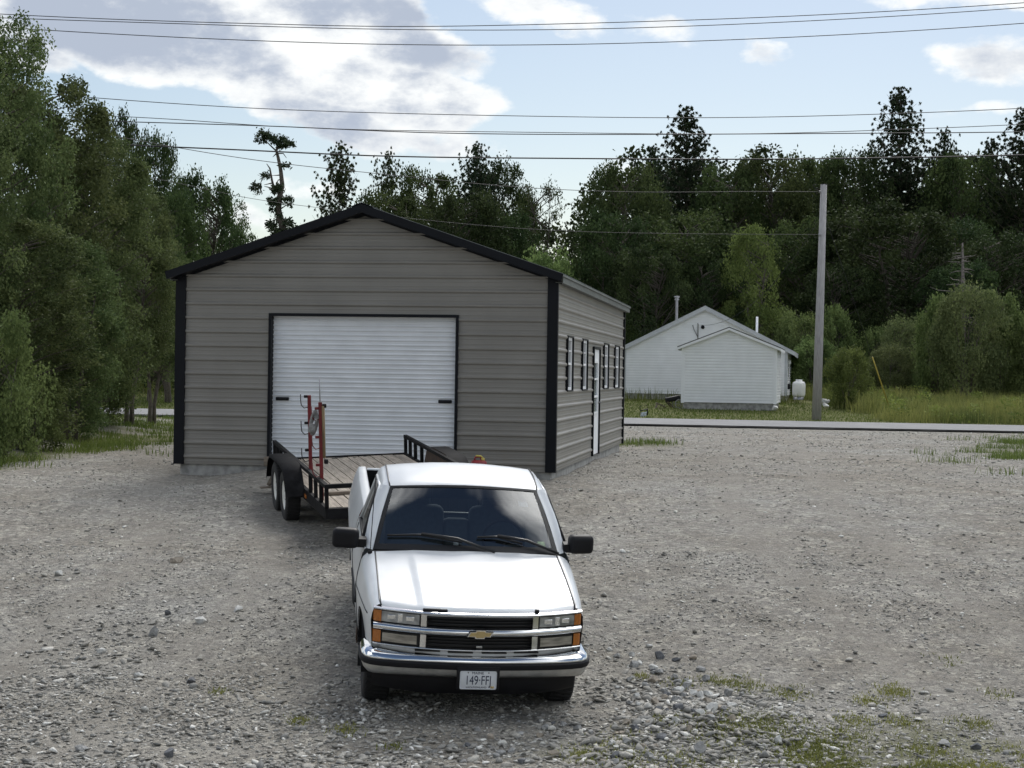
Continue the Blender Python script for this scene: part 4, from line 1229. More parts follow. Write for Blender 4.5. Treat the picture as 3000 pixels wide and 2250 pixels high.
# mirrors
for sx, x0, x1, z0, z1 in ((-1, .965, 1.205, 1.172, 1.352), (1, .945, 1.175, 1.172, 1.345)):
    mm = MB(); cx, cz = sx * (x0 + x1) / 2, (z0 + z1) / 2
    mm.rbox((cx, 1.55, cz), (x1 - x0, .13, z1 - z0), .045, Matrix.Rotation(sx * R(8), 3, 'Z'), 4)
    mm.prism([(sx * .90, 1.50), (sx * .90, 1.66), (sx * (x0 + .02), 1.60), (sx * (x0 + .02), 1.51)], 'Z', 1.185, 1.262)
    mo = mm.build('side_mirror', M['black_plastic'], trk)
    MB().rbox((cx + sx * .005, 1.622, cz), (x1 - x0 - .05, .008, z1 - z0 - .05), .003, Matrix.Rotation(sx * R(8), 3, 'Z'), 1).build('mirror_glass', M['windowglass'], mo)
# antenna on the right fender
MB().tube([(-.868, 1.385, 1.16), (-.868, 1.39, 1.19)], .02, 8).tube([(-.868, 1.39, 1.185), (-.84, 1.56, 1.84)], .004, 5).build('antenna', M['black_plastic'], trk)

# grille: chrome surround, bar, posts, black mesh
def gy(x): return .02 + .19 * (abs(x) / .87) ** 2.3
def strip(m, xa, xb, z0, z1, dy0, dy1, n=19, rnd=.0):
    """chrome moulding following the nose"""
    xs2 = np.linspace(xa, xb, n)
    P = []
    for k in np.linspace(0, 1, 7):
        a = k * math.pi
        P.append([(x, gy(x) + dy0 - (dy0 - dy1) * math.sin(a) , lerp(z0, z1, .5 - .5 * math.cos(a))) for x in xs2])
    m.grid(P)
gc = MB()
strip(gc, -.872, .872, .982, 1.008, .03, -.016)
strip(gc, -.872, .872, .812, .884, .03, -.030)
strip(gc, -.872, .872, .688, .708, .03, -.012)
for sx in (-1, 1):
    for x0, x1 in ((.437, .492),):
        for z0, z1 in ((.882, .984), (.706, .814)):
            gc.grid([[(sx * x, gy(x) - .002 + (0 if k else .05), z) for z in (z0, z1)] for x, k in ((x0, 0), (x0 + .004, 1), (x1 - .004, 1), (x1, 0))], False)
grl = gc.build('grille', M['chrome'], trk)
gm_ = MB()
for z0, z1 in ((.884, .982), (.708, .812)):
    gm_.grid([[(x, gy(x) + .045, z) for z in (z0, z1)] for x in np.linspace(-.44, .44, 9)])
    for zc in np.linspace(z0, z1, 5)[1:-1]: gm_.tube([(x, gy(x) + .03, zc) for x in np.linspace(-.44, .44, 9)], .006, 5)
gm_.build('grille_mesh', M['black_gloss'], grl)
MB().rbox((.0, .028, .728), (.05, .012, .018), .004).build('grille_badge', M['dchrome'], grl)
# badge on the bar
bow = [(-.098, .012), (-.088, .028), (-.038, .028), (-.034, .043), (.034, .043), (.038, .028), (.106, .028), (.088, -.016), (.040, -.016), (.036, -.032), (-.036, -.032), (-.040, -.016), (-.112, -.016)]
bow = [(-.090, .026), (-.040, .026), (-.037, .043), (.043, .043), (.046, .026), (.108, .026), (.088, -.018), (.038, -.018), (.035, -.034), (-.045, -.034), (-.048, -.018), (-.112, -.018)]
eb = MB().prism([(x * 1.0, .846 + z * 1.0) for x, z in bow], 'Y', -.026, .0); em = eb.build('emblem', M['black_gloss'], trk)
MB().prism([(x * .97 , .846 + (z - .004) * .93 + .003) for x, z in bow], 'Y', -.030, -.0265).build('emblem_border', M['chrome'], em)
MB().prism([(x * .85, .846 + (z - .004) * .70 + .003) for x, z in bow], 'Y', -.034, -.0305).build('emblem_face', M['gold'], em)

# lamps
for sx in (-1, 1):
    def lampgrid(m, xa, xb, z0, z1, dy, n=7):
        m.grid([[(sx * x, gy(x) + dy, z) for z in (z0, z1)] for x in np.linspace(xa, xb, n)])
        for z in (z0, z1): m.grid([[(sx * x, gy(x) + dy, z), (sx * x, gy(x) + dy + .06, z)] for x in np.linspace(xa, xb, n)])
        for x in (xa, xb): m.add([(sx * x, gy(x) + dy, z0), (sx * x, gy(x) + dy, z1), (sx * x, gy(x) + dy + .06, z1), (sx * x, gy(x) + dy + .06, z0)], [(0, 1, 2, 3)])
    m = MB(); lampgrid(m, .500, .806, .890, .976, .004); hl = m.build('headlight', M['lens'], trk)
    rf_ = MB()
    for xc, w in ((.575, .07), (.655, .04), (.725, .07)):
        rf_.rbox((sx * xc, gy(xc) + .003, .934), (w, .01, .040 if w > .05 else .07), .004, Matrix.Rotation(sx * R(10), 3, 'Z'))
    rf_.build('bulb_reflector', M['reflector'], hl)
    m = MB(); lampgrid(m, .494, .812, .884, .982, .012); m.build('headlight_bezel', M['black_gloss'], hl)
    m = MB(); lampgrid(m, .515, .795, .722, .795, .004); pl_ = m.build('parking_lamp', M['lens2'], trk)
    m = MB(); lampgrid(m, .496, .806, .710, .808, .012); m.build('parking_lamp_bezel', M['black_gloss'], pl_)
    for z0, z1 in ((.886, .980), (.710, .812)):
        m = MB()
        xs3 = [.808, .83, .85, .866, .876, .884]; yy = [gy(x) for x in xs3[:4]] + [gy(.87) + .035, gy(.87) + .11]
        m.grid([[(sx * x, y, z) for z in (z0, z1)] for x, y in zip(xs3, yy)]); m.build('turn_signal', M['amber'], trk)

# bumper
bx = [-.962, -.962, -.955, -.93, -.88, -.80, -.65, -.45, -.2, 0, .2, .45, .65, .80, .88, .93, .955, .962, .962]
by = [.50, .33, .24, .165, .115, .085, .052, .028, .008, .0, .008, .028, .052, .085, .115, .165, .24, .33, .50]
def bump(prof):
    """prof: (inward, z)"""
    P = []
    for i, (x, y) in enumerate(zip(bx, by)):
        s = .5 if 2 <= i <= 16 else 1.0
        nx_ = -math.copysign(1, x) * min(1, max(0, (abs(x) - .80) / .16)); ny__ = 1 - .75 * abs(nx_)
        P.append([(x + nx_ * d * .8, y + ny__ * d, z) for d, z in prof])
    return P
b_ = MB(); b_.grid(bump([(.15, .668), (.135, .664), (.05, .645), (.022, .632), (.012, .618), (.002, .606), (.0, .596), (.004, .588)]))
bpo = b_.build('front_bumper', M['chrome'], trk)
b_ = MB(); b_.grid(bump([(.004, .536), (.010, .51), (.022, .485), (.05, .458), (.10, .452)])); b_.build('bumper_face', M['dchrome'], bpo)
b_ = MB(); b_.grid(bump([(.02, .590), (-.012, .586), (-.018, .575), (-.012, .562), (-.018, .550), (-.010, .538), (.02, .535)])); b_.build('rub_strip', M['black_plastic'], bpo)
sl_ = MB()
for xc in (-.42, -.15, .13, .40): sl_.rbox((xc, gy(xc) + .10 - .055, .672), (.21, .05, .012), .004, Matrix.Rotation(math.copysign(R(4 * abs(xc) / .4), xc), 3, 'Z'))
sl_.build('air_slots', M['black_gloss'], bpo)
va = MB(); P = []
for x in np.linspace(-.86, .86, 17):
    y = .10 + .22 * (abs(x) / .86) ** 3
    P.append([(x, y, .47), (x, y, .40), (x, y + .02, .31), (x, y + .05, .285)])
va.grid(P); va.build('air_dam', M['black_plastic'], trk)
# licence plate in its black holder
ph = MB().rbox((0, -.012, .463), (.355, .03, .185), .012).rbox((0, -.008, .553), (.36, .03, .04), .008)
pho = ph.build('plate_holder', M['black_plastic'], trk)
lp = MB().rbox((0, -.030, .463), (.305, .006, .152), .012); lpo = lp.build('license_plate', M['plate'], trk)
def plate_text(txt, size, x, z, sx, nm):
    me = text_mesh(txt, size, sx); me.materials.append(M['plate_ink']); o = link(nm, me, lpo)
    o.location = (x, -.0342, .463 + z); o.rotation_euler = (math.pi / 2, 0, 0); return o
plate_text('149·FFJ', .110, 0, -.004, .68, 'plate_number')
plate_text('MAINE', .031, -.005, .060, 1.1, 'plate_state')
plate_text('VACATIONLAND', .021, -.015, -.061, 1.05, 'plate_motto')
MB().rbox((.118, -.0338, -.059 + .463), (.03, .002, .018), .0008, seg=1).build('plate_sticker', M['gold'], lpo)
pb_ = MB()
for x in (-.085, .085): pb_.lathe([(.005, -.001), (.005, .001), (0, .0012)], (x, -.0345, .463 + .064), 'Y', 10)
pb_.build('plate_bolts', M['black_plastic'], lpo)

MB().rbox((-.958, 1.352, .43), (.012, .06, .11), .004).rbox((-.952, 1.36, .37), (.012, .04, .05), .004).build('rust_patch', M['rust'], trk)
# wheels
def wheel(parent, x, y, z, r, w, rim, rimmat, sx, name='wheel'):
    o = bpy.data.objects.new(name, None); COL.objects.link(o); o.parent = parent; o.location = (x, y, z); o.empty_display_size = .2
    h = w / 2
    pr = [(rim, -h * .8), (rim + .02, -h * .95), (r - .07, -h), (r - .03, -h * .96), (r - .008, -h * .84), (r, -h * .62), (r, h * .62), (r - .008, h * .84), (r - .03, h * .96), (r - .07, h), (rim + .02, h * .95), (rim, h * .8)]
    t = MB().lathe(pr, axis='X', n=40)
    for k in range(40):
        a = 2 * math.pi * k / 40
        for xx in (-.55, -.18, .18, .55):
            b = a + (.04 if xx > 0 else 0)
            t.bar((xx * h - .03, math.cos(b) * (r + .002), math.sin(b) * (r + .002)), (xx * h + .03, math.cos(b + .04) * (r + .002), math.sin(b + .04) * (r + .002)), .012, .012)
    t.build('tyre', M['rubber'], o)
    q = sx
    rp = [(rim, -h * .7 * q), (rim + .012, h * .78 * q), (rim - .005, h * .80 * q), (rim - .02, h * .62 * q), (rim * .72, h * .42 * q), (rim * .45, h * .50 * q), (rim * .40, h * .62 * q), (.035, h * .66 * q), (.03, h * .85 * q), (0, h * .86 * q)]
    rm = MB().lathe(rp, axis='X', n=28)
    ro = rm.build('rim', rimmat, o)
    lu = MB()
    for k in range(5):
        a = 2 * math.pi * k / 5; lu.lathe([(.012, 0), (.012, .02), (0, .022)], (0, 0, 0), 'X', 6)
        n_ = 18
        for i in range(len(lu.v) - n_, len(lu.v)):
            v = lu.v[i]; lu.v[i] = (v[0] * q + h * .5 * q, v[1] + .06 * math.cos(a), v[2] + .06 * math.sin(a))
    lu.build('lug_nuts', M['steel'], o)
    return o
for x, y in ((-.80, WY1), (.80, WY1), (-.80, WY2), (.80, WY2)):
    wheel(trk, x, y, WR - .005, WR, .235, .20, M['dchrome'], 1 if x > 0 else -1)
MB().rbox((0, 5.0, .55), (1.7, .14, .17), .03).build('rear_bumper', M['chrome'], trk)
MB().bar((0, 4.9, .42), (0, 5.12, .42), .06, .06).lathe([(.012, .44), (.012, .50), (.025, .51), (.025, .54), (0, .55)], (0, 5.1, 0), n=12).build('tow_hitch', M['steel'], trk)
for sx in (-1, 1): MB().rbox((sx * .86, 4.875, .84), (.12, .03, .34), .01).build('tail_light', M['red_plastic'], trk)
for sx in (-1, 1):
    MB().prism([(sx * .70, .14), (sx * .94, .14), (sx * .94, .40), (sx * .70, .40)], 'Y', 1.325, 1.337).build('mud_flap', M['rubber'], trk)

# ------------------------------------------------------------------ utility trailer
tr = empty('utility_trailer', label='black tandem-axle utility trailer with a weathered plank deck, between the truck and the garage', cat='trailer')
tr.matrix_world = TRAIL
TW, TL, TD, TR_ = .993, 4.70, .482, .293
wood = MB()
bw = (2 * TW - .06) / 11
for k in range(11):
    x0 = -TW + .03 + k * bw
    wood.box(x0 + .008, x0 + bw - .008, .045, TL - .04, TD - .035 + rng.uniform(-.003, .003), TD + rng.uniform(-.004, .003))
wood.build('deck', M['deck'], tr)
dk = MB()
for (x, y, sx_, sy_) in ((-.12, 4.55, .07, .05), (-.02, 4.62, .12, .03), (.18, 4.52, .05, .03), (.62, 4.4, .05, .03), (.35, 4.6, .05, .02)): dk.rbox((x, y, TD + .004), (sx_, sy_, .006), .002, seg=1)
dk.build('deck_holes', M['black_gloss'], tr)
fm = MB()
for sx in (-1, 1):
    fm.box(*sorted((sx * (TW - .028), sx * (TW + .022))), 0, TL, TD - .13, TD + .012)
fm.box(-TW - .022, TW + .022, -.04, .04, TD - .13, TD - .002).box(-TW, TW, TL - .035, TL + .03, TD - .13, TD + .018)
for y in (.9, 1.8, 2.7, 3.6): fm.box(-TW, TW, y, y + .06, TD - .12, TD - .045)
for sx in (-1, 1): fm.bar((sx * .62, .15, TD - .09), (sx * .04, -1.75, TD - .09), .06, .10)
fm.rbox((0, -1.85, TD - .06), (.09, .28, .10), .02)
fm.build('frame', M['trailer_black'], tr)
MB().bar((.0, -1.45, .16), (0, -1.45, .95), .06, .06).bar((0, -1.45, .9), (.16, -1.45, .9), .03, .03).build('tongue_jack', M['steel'], tr)
ra = MB()
for sx in (-1, 1):
    ra.box(*sorted((sx * (TW - .03), sx * (TW + .022))), .03, TL, TD + TR_ - .045, TD + TR_)
ra.box(-TW - .022, TW + .022, -.03, .03, TD + TR_ - .05, TD + TR_ + .002)
ra.build('top_rail', M['trailer_black'], tr)
for sx in (-1, 1):
    for y in (.0, .42, .84, 1.26, 3.55, 3.98, 4.34, 4.67):
        MB().box(*sorted((sx * (TW - .026), sx * (TW + .018))), y - .02, y + .03, TD + .012, TD + TR_ - .045).build('post', M['trailer_black'], tr)
MB().box(-.02, .03, -.025, .02, TD - .002, TD + TR_ - .05).build('post', M['trailer_black'], tr)
FW = 1.255
prof_f = [(1.58, .40), (1.66, .52), (1.80, .69), (1.95, .765), (2.2, .785), (2.96, .785), (3.20, .765), (3.36, .69), (3.50, .52), (3.57, .40)]
for sx in (-1, 1):
    m = MB(); m.grid([[(sx * (TW + .024), y, z) for y, z in prof_f], [(sx * FW, y, z) for y, z in prof_f], [(sx * (FW + .012), y, z - .05) for y, z in prof_f]])
    # outer lip
    fo = m.build('fender', M['trailer_black'], tr)
    MB().add([(sx * (TW + .020), y, z) for y, z in prof_f], [tuple(range(len(prof_f)))]).build('fender_inner_panel', M['rust'], fo)
    for y in (2.149, 3.009):
        wheel(tr, sx * 1.13, y, .338, .343, .20, .195, M['white_rim'], sx)
MB().bar((-1.08, 2.149, .338), (1.08, 2.149, .338), .07, .07).bar((-1.08, 3.009, .338), (1.08, 3.009, .338), .07, .07).build('axle', M['trailer_black'], tr)
for sx in (-1, 1):
    MB().bar((sx * (TW - .02), 4.55, TD - .1), (sx * (TW + .10), 4.62, .12), .07, .05).rbox((sx * (TW + .12), 4.62, .09), (.22, .12, .02), .006).build('stabiliser_leg', M['batten'], tr)
MB().rbox((-TW - .03, 1.50, TD - .07), (.02, .10, .05), .006).build('marker_light', M['amber'], tr)

# string-trimmer rack: two red posts with hooks, clamped to the left rail
def hook(m, x, y, z, s):
    s = s * .8; m.tube([(x, y, z), (x - .06 * s, y, z - .01), (x - .105 * s, y, z + .03), (x - .115 * s, y, z + .09), (x - .115 * s, y, z + .17)], .0065, 6)
    m.rbox((x - .03 * s, y, z + .14), (.05, .03, .035), .006)
for y, h, nm in ((1.50, .955, 0), (.62, .945, 1)):
    x = -TW - .0 + .045
    rp_ = MB().box(x - .021, x + .021, y - .021, y + .021, TD - .12, TD + TR_ + h)
    ro = rp_.build('trimmer_rack', M['red'], tr)
    for zz in ((.10, .455, .80) if nm == 0 else (.05, .40, .76)):
        m = MB(); hook(m, x - .02, y, TD + TR_ + zz - (.03 if nm else 0), 1.0); m.build('hook', M['black_plastic'] if nm == 0 else M['red'], ro)
    if nm:
        MB().tube([(x + .036, y - .02, TD + TR_ + .25), (x + .034, y - .02, TD + TR_ + .9)], .019, 8).build('hand_grip', M['tan'], ro)
        MB().tube([(x, y, TD + TR_ + h), (x - .004, y, TD + TR_ + h + .30)], .007, 6).build('rod', M['steel'], ro)
        MB().rbox((x + .05, y - .01, TD + TR_ + .90), (.05, .05, .05), .01).rbox((x + .06, y - .01, TD + TR_ + .20), (.05, .05, .06), .01).build('latch', M['black_plastic'], ro)
# a coil lock hanging on the near rack
lk_ = MB()
for k in range(4): lk_.tube([(.035 * math.cos(t) - .01 + .012 * k, .02 * k - .03, .13 * math.sin(t) - .02 * k) for t in np.linspace(0, 2 * math.pi, 17)], .012, 6, False)
lk_.rbox((.0, 0, -.10), (.09, .07, .12), .02).rbox((.02, -.01, .05), (.07, .05, .05), .012)
lo = lk_.build('cable_lock', M['grey_plastic'])
lo.matrix_world = TRAIL @ Matrix.Translation((-TW - .035, .64, TD + TR_ + .72)) @ Matrix.Rotation(R(14), 4, 'Y')
tag(lo, 'scuffed grey coiled cable lock hanging from a hook of the nearer red rack post', 'cable lock')
bt = MB().rbox((0, 0, .022), (1.86, .085, .042), .006); bto = bt.build('loose_board', M['batten']); bto.matrix_world = TRAIL @ Matrix.Translation((.03, 1.05, TD + .002)) @ Matrix.Rotation(R(1.5), 4, 'Z')
tag(bto, 'loose grey-brown board lying crosswise on the trailer deck', 'board')
# ------------------------------------------------------------------ trees
def leaf_quads(C, size, r_, up=.45, long=.62, axis=None):
    """diamond leaves at centres C"""
    n = len(C)
    nrm = r_.normal(size=(n, 3)); nrm[:, 2] += up * 1.5; nrm /= np.linalg.norm(nrm, axis=1)[:, None]
    t = r_.normal(size=(n, 3)) if axis is None else axis + r_.normal(size=(n, 3)) * .25
    t -= nrm * (t * nrm).sum(1)[:, None]; t /= np.linalg.norm(t, axis=1)[:, None] + 1e-9
    b = np.cross(nrm, t)
    s = (size * r_.uniform(.65, 1.25, n))[:, None]
    V = np.stack([C + t * s * .5, C + b * s * .5 * long + nrm * s * .06, C - t * s * .5, C - b * s * .5 * long + nrm * s * .06], 1).reshape(-1, 3)
    F = np.arange(4 * n).reshape(n, 4)
    return V, F


def limb(m, p0, p1, r0, r1, r_, n=6, k=5, sag=.06):
    p0, p1 = np.array(p0, float), np.array(p1, float); L = np.linalg.norm(p1 - p0)
    pts = [p0 + (p1 - p0) * t + np.append(r_.normal(size=2), 0) * L * .03 * math.sin(math.pi * t) + np.array([0, 0, -sag * L * 4 * t * (1 - t)]) for t in np.linspace(0, 1, k)]
    m.tube([tuple(q) for q in pts], list(np.linspace(r0, r1, k)), n)


def broadleaf(nm, seed, H, Rr, base, ncl, nleaf, leaf, clr, mat_, bark, trunk_r, power=.6, hpow=.85, twin=1, spike=0.0, flat=.7, bare=0, lean=0.0, hollow=.42):
    r_ = np.random.default_rng(seed)
    tm = MB()
    tops = []
    for k in range(twin):
        a = r_.uniform(0, 6.28); o = np.array([math.cos(a), math.sin(a), 0]) * (Rr * .22 * (twin > 1))
        top = o * 2.2 + np.array([r_.normal() * Rr * .06 + lean * H, r_.normal() * Rr * .06, H * .90])
        pts = [o * .4 + np.array([0, 0, -.3])] + [o * .4 + (top - o * .4) * t + np.append(r_.normal(size=2) * Rr * .035, 0) for t in (.12, .28, .45, .62, .8, 1)]
        tm.tube([tuple(p) for p in pts], [trunk_r * q for q in (1.25, 1, .85, .68, .5, .32, .12)], 8); tops.append(pts)
    C = []; Ts = []
    hs_ = r_.uniform(0, 1, ncl) ** hpow
    for i in range(ncl):
        h = hs_[i]; a = r_.uniform(0, 6.28)
        env = max(.05, math.sin(math.pi * min(.98, max(.06, h * .80 + .10))) ** power) * (1 + .28 * math.sin(a * 2 + seed) * math.sin(a * 3 + seed * 2))
        rad = Rr * env * (hollow + (1 - hollow) * r_.uniform(0, 1) ** .5)
        c = np.array([math.cos(a) * rad + lean * H * h, math.sin(a) * rad, H * (base + (1 - base) * h * .96)])
        pts = tops[i % twin]
        ti = np.array([p[2] for p in pts]); zt = max(ti[1] * .6, c[2] - rad * r_.uniform(.35, .8)); j = min(int(np.searchsorted(ti, zt)), len(pts) - 1); j0 = max(0, j - 1)
        f = (zt - ti[j0]) / (ti[j] - ti[j0] + 1e-6); p0 = pts[j0] + (pts[j] - pts[j0]) * min(max(f, 0), 1)
        if i % 2 == 0 or bare: limb(tm, p0, c, trunk_r * .26, trunk_r * .05, r_, 5, 5, -.02)
        cr_ = clr * r_.uniform(.6, 1.35) * (1 - .2 * h)
        n = int(nleaf * r_.uniform(.6, 1.3) * (1 - .15 * h))
        d = r_.normal(size=(n, 3)); d /= np.linalg.norm(d, axis=1)[:, None]
        q = d * (r_.uniform(.15, 1, n) ** .5)[:, None] * cr_ * np.array([1, 1, flat])
        q += r_.normal(size=(n, 3)) * cr_ * .14
        if spike: q[:, 2] += spike * cr_ * r_.uniform(0, 1, n) ** 3
        C.append(c + q); Ts.append(np.clip(r_.uniform(.12, .88) + r_.normal(size=n) * .16, 0, 1))
    for i in range(bare):
        a = r_.uniform(0, 6.28); rad = Rr * r_.uniform(.7, 1.05); z = H * r_.uniform(base, .95)
        limb(tm, (0, 0, z - rad * .6), (math.cos(a) * rad, math.sin(a) * rad, z), trunk_r * .2, trunk_r * .04, r_, 5, 5, -.03)
    C = np.concatenate(C); Ts = np.concatenate(Ts)
    V, F = leaf_quads(C, leaf, r_)
    crown = np_mesh(nm + '_crown', V, F, mat_, Ts)
    t_ = tm.build('trunk', bark, None, False); me = t_.data; bpy.data.objects.remove(t_)
    return me, crown, H, Rr


def pine(nm, seed, H, Rr, base, whorls, per, tufts, tl, mat_, bark, trunk_r, shape=.8, up=.25, ragged=.35, nq=7):
    r_ = np.random.default_rng(seed); tm = MB(); C = []; A = []; T = []
    bend = lambda z: np.array([.02 * H * math.sin(z / H * 3 + seed), .015 * H * math.cos(z / H * 2.5 + seed), z])
    zs = np.linspace(-.3, H, 9); tm.tube([tuple(bend(z)) for z in zs], list(trunk_r * (1 - np.linspace(0, .95, 9))), 8)
    for w in range(whorls):
        h = (w + r_.uniform(0, .6)) / whorls; z = H * (base + (1 - base) * h)
        L0 = Rr * (1 - h ** 1.15) ** shape + Rr * .05
        if r_.uniform() < .12: continue
        for b in range(per):
            a = 6.283 * b / per + r_.uniform(-.5, .5) + w; L = L0 * r_.uniform(1 - ragged * 1.6, 1 + ragged)
            if L < .15: continue
            p0 = bend(z); el_ = up + .55 * h + r_.normal() * .12
            d = np.array([math.cos(a) * math.cos(el_), math.sin(a) * math.cos(el_), math.sin(el_)]); p1 = p0 + d * L
            limb(tm, p0, p1, trunk_r * .16 * (1 - h * .6), trunk_r * .03, r_, 4, 4, .05)
            nt_ = max(2, int(tufts * L / Rr + 1)); tint = r_.uniform(.1, .9)
            for k in range(nt_):
                t = .14 + .88 * (k + r_.uniform()) / nt_
                c = p0 + d * L * t + np.array([0, 0, -.05 * L * 4 * t * (1 - min(t, 1))]) + r_.normal(size=3) * tl * 1.0
                ax = d * .7 + r_.normal(size=(nq, 3)) * .6 + np.array([0, 0, .35]); ax /= np.linalg.norm(ax, axis=1)[:, None]
                C.append(c + ax * tl * .45); A.append(ax); T.append(np.clip(tint + r_.normal(size=nq) * .18, 0, 1))
    for k in range(6):
        ax = np.array([0, 0, 1]) + r_.normal(size=(nq, 3)) * .5; C.append(bend(H * (1 - .015 * k)) + ax * tl * .3); A.append(ax); T.append(r_.uniform(.2, .8, nq))
    C = np.concatenate(C); A = np.concatenate(A); T = np.concatenate(T)
    V, F = leaf_quads(C, tl, r_, .2, .34, A)
    crown = np_mesh(nm + '_crown', V, F, mat_, T)
    t_ = tm.build('trunk', bark, None, False); me = t_.data; bpy.data.objects.remove(t_)
    return me, crown, H, Rr


def plant(kind, name, u, v, D, hw, label, cat='tree', group=None, base=None, rot=None, zoff=0.0):
    """stand a copy of a grown tree where the photo shows one: u centre, v top, hw half width (photo units), D metres away"""
    me, crown, H0, R0 = kind
    p = at(u, v, D); zg = float(tz(p[0], p[1])) + zoff
    H = p[2] - zg; Rr = hw / FPX * D
    e = empty(name, (p[0], p[1], zg - .05), (0, 0, rng.uniform(0, 6.28) if rot is None else rot), label, cat, group)
    e.scale = (Rr / R0, Rr / R0, H / H0)
    link('trunk', me, e); link('crown', crown, e)
    return e


LN, LD, LF, LS, LY = M['leaf_near'], M['leaf_dark'], M['leaf_far'], M['leaf_shrub'], M['leaf_yellow']
bk = M['bark']
near1 = broadleaf('birch', 11, 9.2, 2.3, .06, 250, 270, .092, .50, LN, bk, .13, .52, .85, 2, .4, .85, hollow=.5)
near2 = broadleaf('birch', 12, 8.0, 1.9, .08, 230, 260, .090, .46, LN, bk, .11, .52, .85, 3, .4, .85, hollow=.5)
near3 = broadleaf('birch', 13, 7.0, 1.7, .05, 200, 240, .088, .43, LN, bk, .09, .5, .85, 2, .4, .85, hollow=.5)
near4 = broadleaf('birch', 16, 8.0, 1.7, .26, 190, 240, .088, .43, LN, bk, .09, .55, .8, 2, .4, .85, hollow=.5)
bushn = broadleaf('bush', 14, 2.6, 1.3, .04, 70, 230, .085, .42, LS, bk, .04, .4, .9, 3, .4, .9)
fa = broadleaf('forest', 21, 14, 5.2, .10, 200, 150, .25, 1.15, LD, bk, .24, .62, .75, 1, .15, .75)
fb_ = broadleaf('forest', 22, 14, 5.0, .12, 180, 150, .25, 1.10, LF, bk, .24, .66, .72, 2, .2, .75)
fc_ = broadleaf('forest', 23, 13, 5.6, .08, 200, 150, .25, 1.20, LF, bk, .25, .60, .7, 1, .15, .72)
fd = broadleaf('forest', 24, 12, 5.0, .04, 200, 150, .24, 1.10, LD, bk, .24, .55, .7, 2, .1, .75)
airy = broadleaf('airy', 25, 13, 3.8, .20, 80, 85, .21, .85, LF, bk, .20, .6, .75, 2, .2, .75, 14)
yel = broadleaf('yellow', 26, 9, 2.6, .06, 110, 120, .19, .75, LY, bk, .14, .7, .72, 2, .4, .9)
sa = broadleaf('shrub', 31, 3.6, 1.9, .02, 95, 165, .13, .56, LS, bk, .05, .85, .72, 3, .3, .85, hollow=.55)
sb_ = broadleaf('shrub', 32, 3.4, 1.6, .02, 85, 165, .13, .46, LS, bk, .05, .9, .72, 5, .45, .95, hollow=.55)
sc_ = broadleaf('shrub', 33, 3.0, 1.5, .02, 75, 165, .12, .44, LY, bk, .045, .9, .7, 5, .45, .95, hollow=.55)
sd_ = broadleaf('shrub', 34, 4.2, 2.1, .02, 105, 175, .13, .58, LF, bk, .06, .85, .72, 4, .3, .85, hollow=.55)
pa = pine('pine', 41, 17, 5.6, .15, 46, 8, 19, .21, M['needle'], bk, .26, .78, .10, .24, 22)
pb = pine('pine', 42, 16, 5.4, .15, 42, 8, 19, .21, M['needle'], bk, .25, .72, .14, .30, 22)
pc = pine('pine', 43, 14, 4.2, .18, 32, 7, 18, .20, M['needle_light'], bk, .20, .55, .45, .36, 20)
M['leaf_pale'] = leaf_mat('grey_green_leaves', (.09, .12, .05), (.22, .265, .11), .34)
sg_ = broadleaf('shrub', 35, 4.2, 2.1, .02, 105, 175, .13, .60, M['leaf_pale'], bk, .06, .85, .72, 4, .3, .85, hollow=.55)


G1 = 'leafy birches along the left edge of the lot'
plant(near1, 'birch_tree', -25, 30, 36.5, 215, 'tallest leafy birch at the left edge, its top under the upper wires', group=G1)
plant(near2, 'birch_tree', 115, 205, 40, 215, 'birch with a thick dark trunk base nearest the gravel at the left', group=G1)
plant(near2, 'birch_tree', 262, 385, 43, 180, 'birch in the middle of the left row, its trunk by the green verge', group=G1)
plant(near4, 'birch_tree', 385, 545, 46, 125, 'birch at the right end of the left row, beside the garage corner', group=G1)
plant(near1, 'birch_tree', -130, 120, 33, 220, 'birch cut off by the left edge of the photo', group=G1)
plant(near3, 'birch_tree', 60, 640, 34, 190, 'shorter fuller birch in front of the tallest one at the far left', group=G1)
plant(near3, 'birch_tree', 215, 690, 38.5, 150, 'young birch filling the front of the left row above the brush', group=G1)
plant(near4, 'birch_tree', 450, 690, 49, 105, 'slim birch overlapping the left roof edge of the garage', group=G1)
plant(bushn, 'bush', 0, 930, 29.5, 120, 'pale green bush at the far left edge below the birches', 'bush', 'bushes under the birches')
plant(bushn, 'bush', 75, 1100, 33, 110, 'low bush right of the pale green one at the far left', 'bush', 'bushes under the birches')
plant(bushn, 'bush', 255, 1085, 44, 110, 'low bush between the two birch trunks near the verge', 'bush', 'bushes under the birches')
G2 = 'dark trees beyond the road at the left'
plant(fa, 'broadleaf_tree', 445, 385, 72, 100, 'dark leafy tree rising behind the birches, level with the lowest wires', group=G2)
plant(fd, 'broadleaf_tree', 585, 500, 78, 129, 'dark leafy tree just left of the garage roof slope', group=G2)
plant(airy, 'broadleaf_tree', 655, 552, 84, 96, 'thin-crowned tree left of the lopsided pine', group=G2)
plant(fa, 'broadleaf_tree', 320, 315, 66, 110, 'dark treetop showing just above the left birches', group=G2)
plant(fb_, 'broadleaf_tree', 505, 560, 70, 122, 'dark tree filling the gap between birches and garage', group=G2)
plant(sd_, 'bush', 480, 880, 86, 130, 'dark bush beyond the road by the left garage corner', 'bush')
plant(sd_, 'bush', 330, 900, 87, 140, 'bush beyond the road behind the left birches', 'bush')

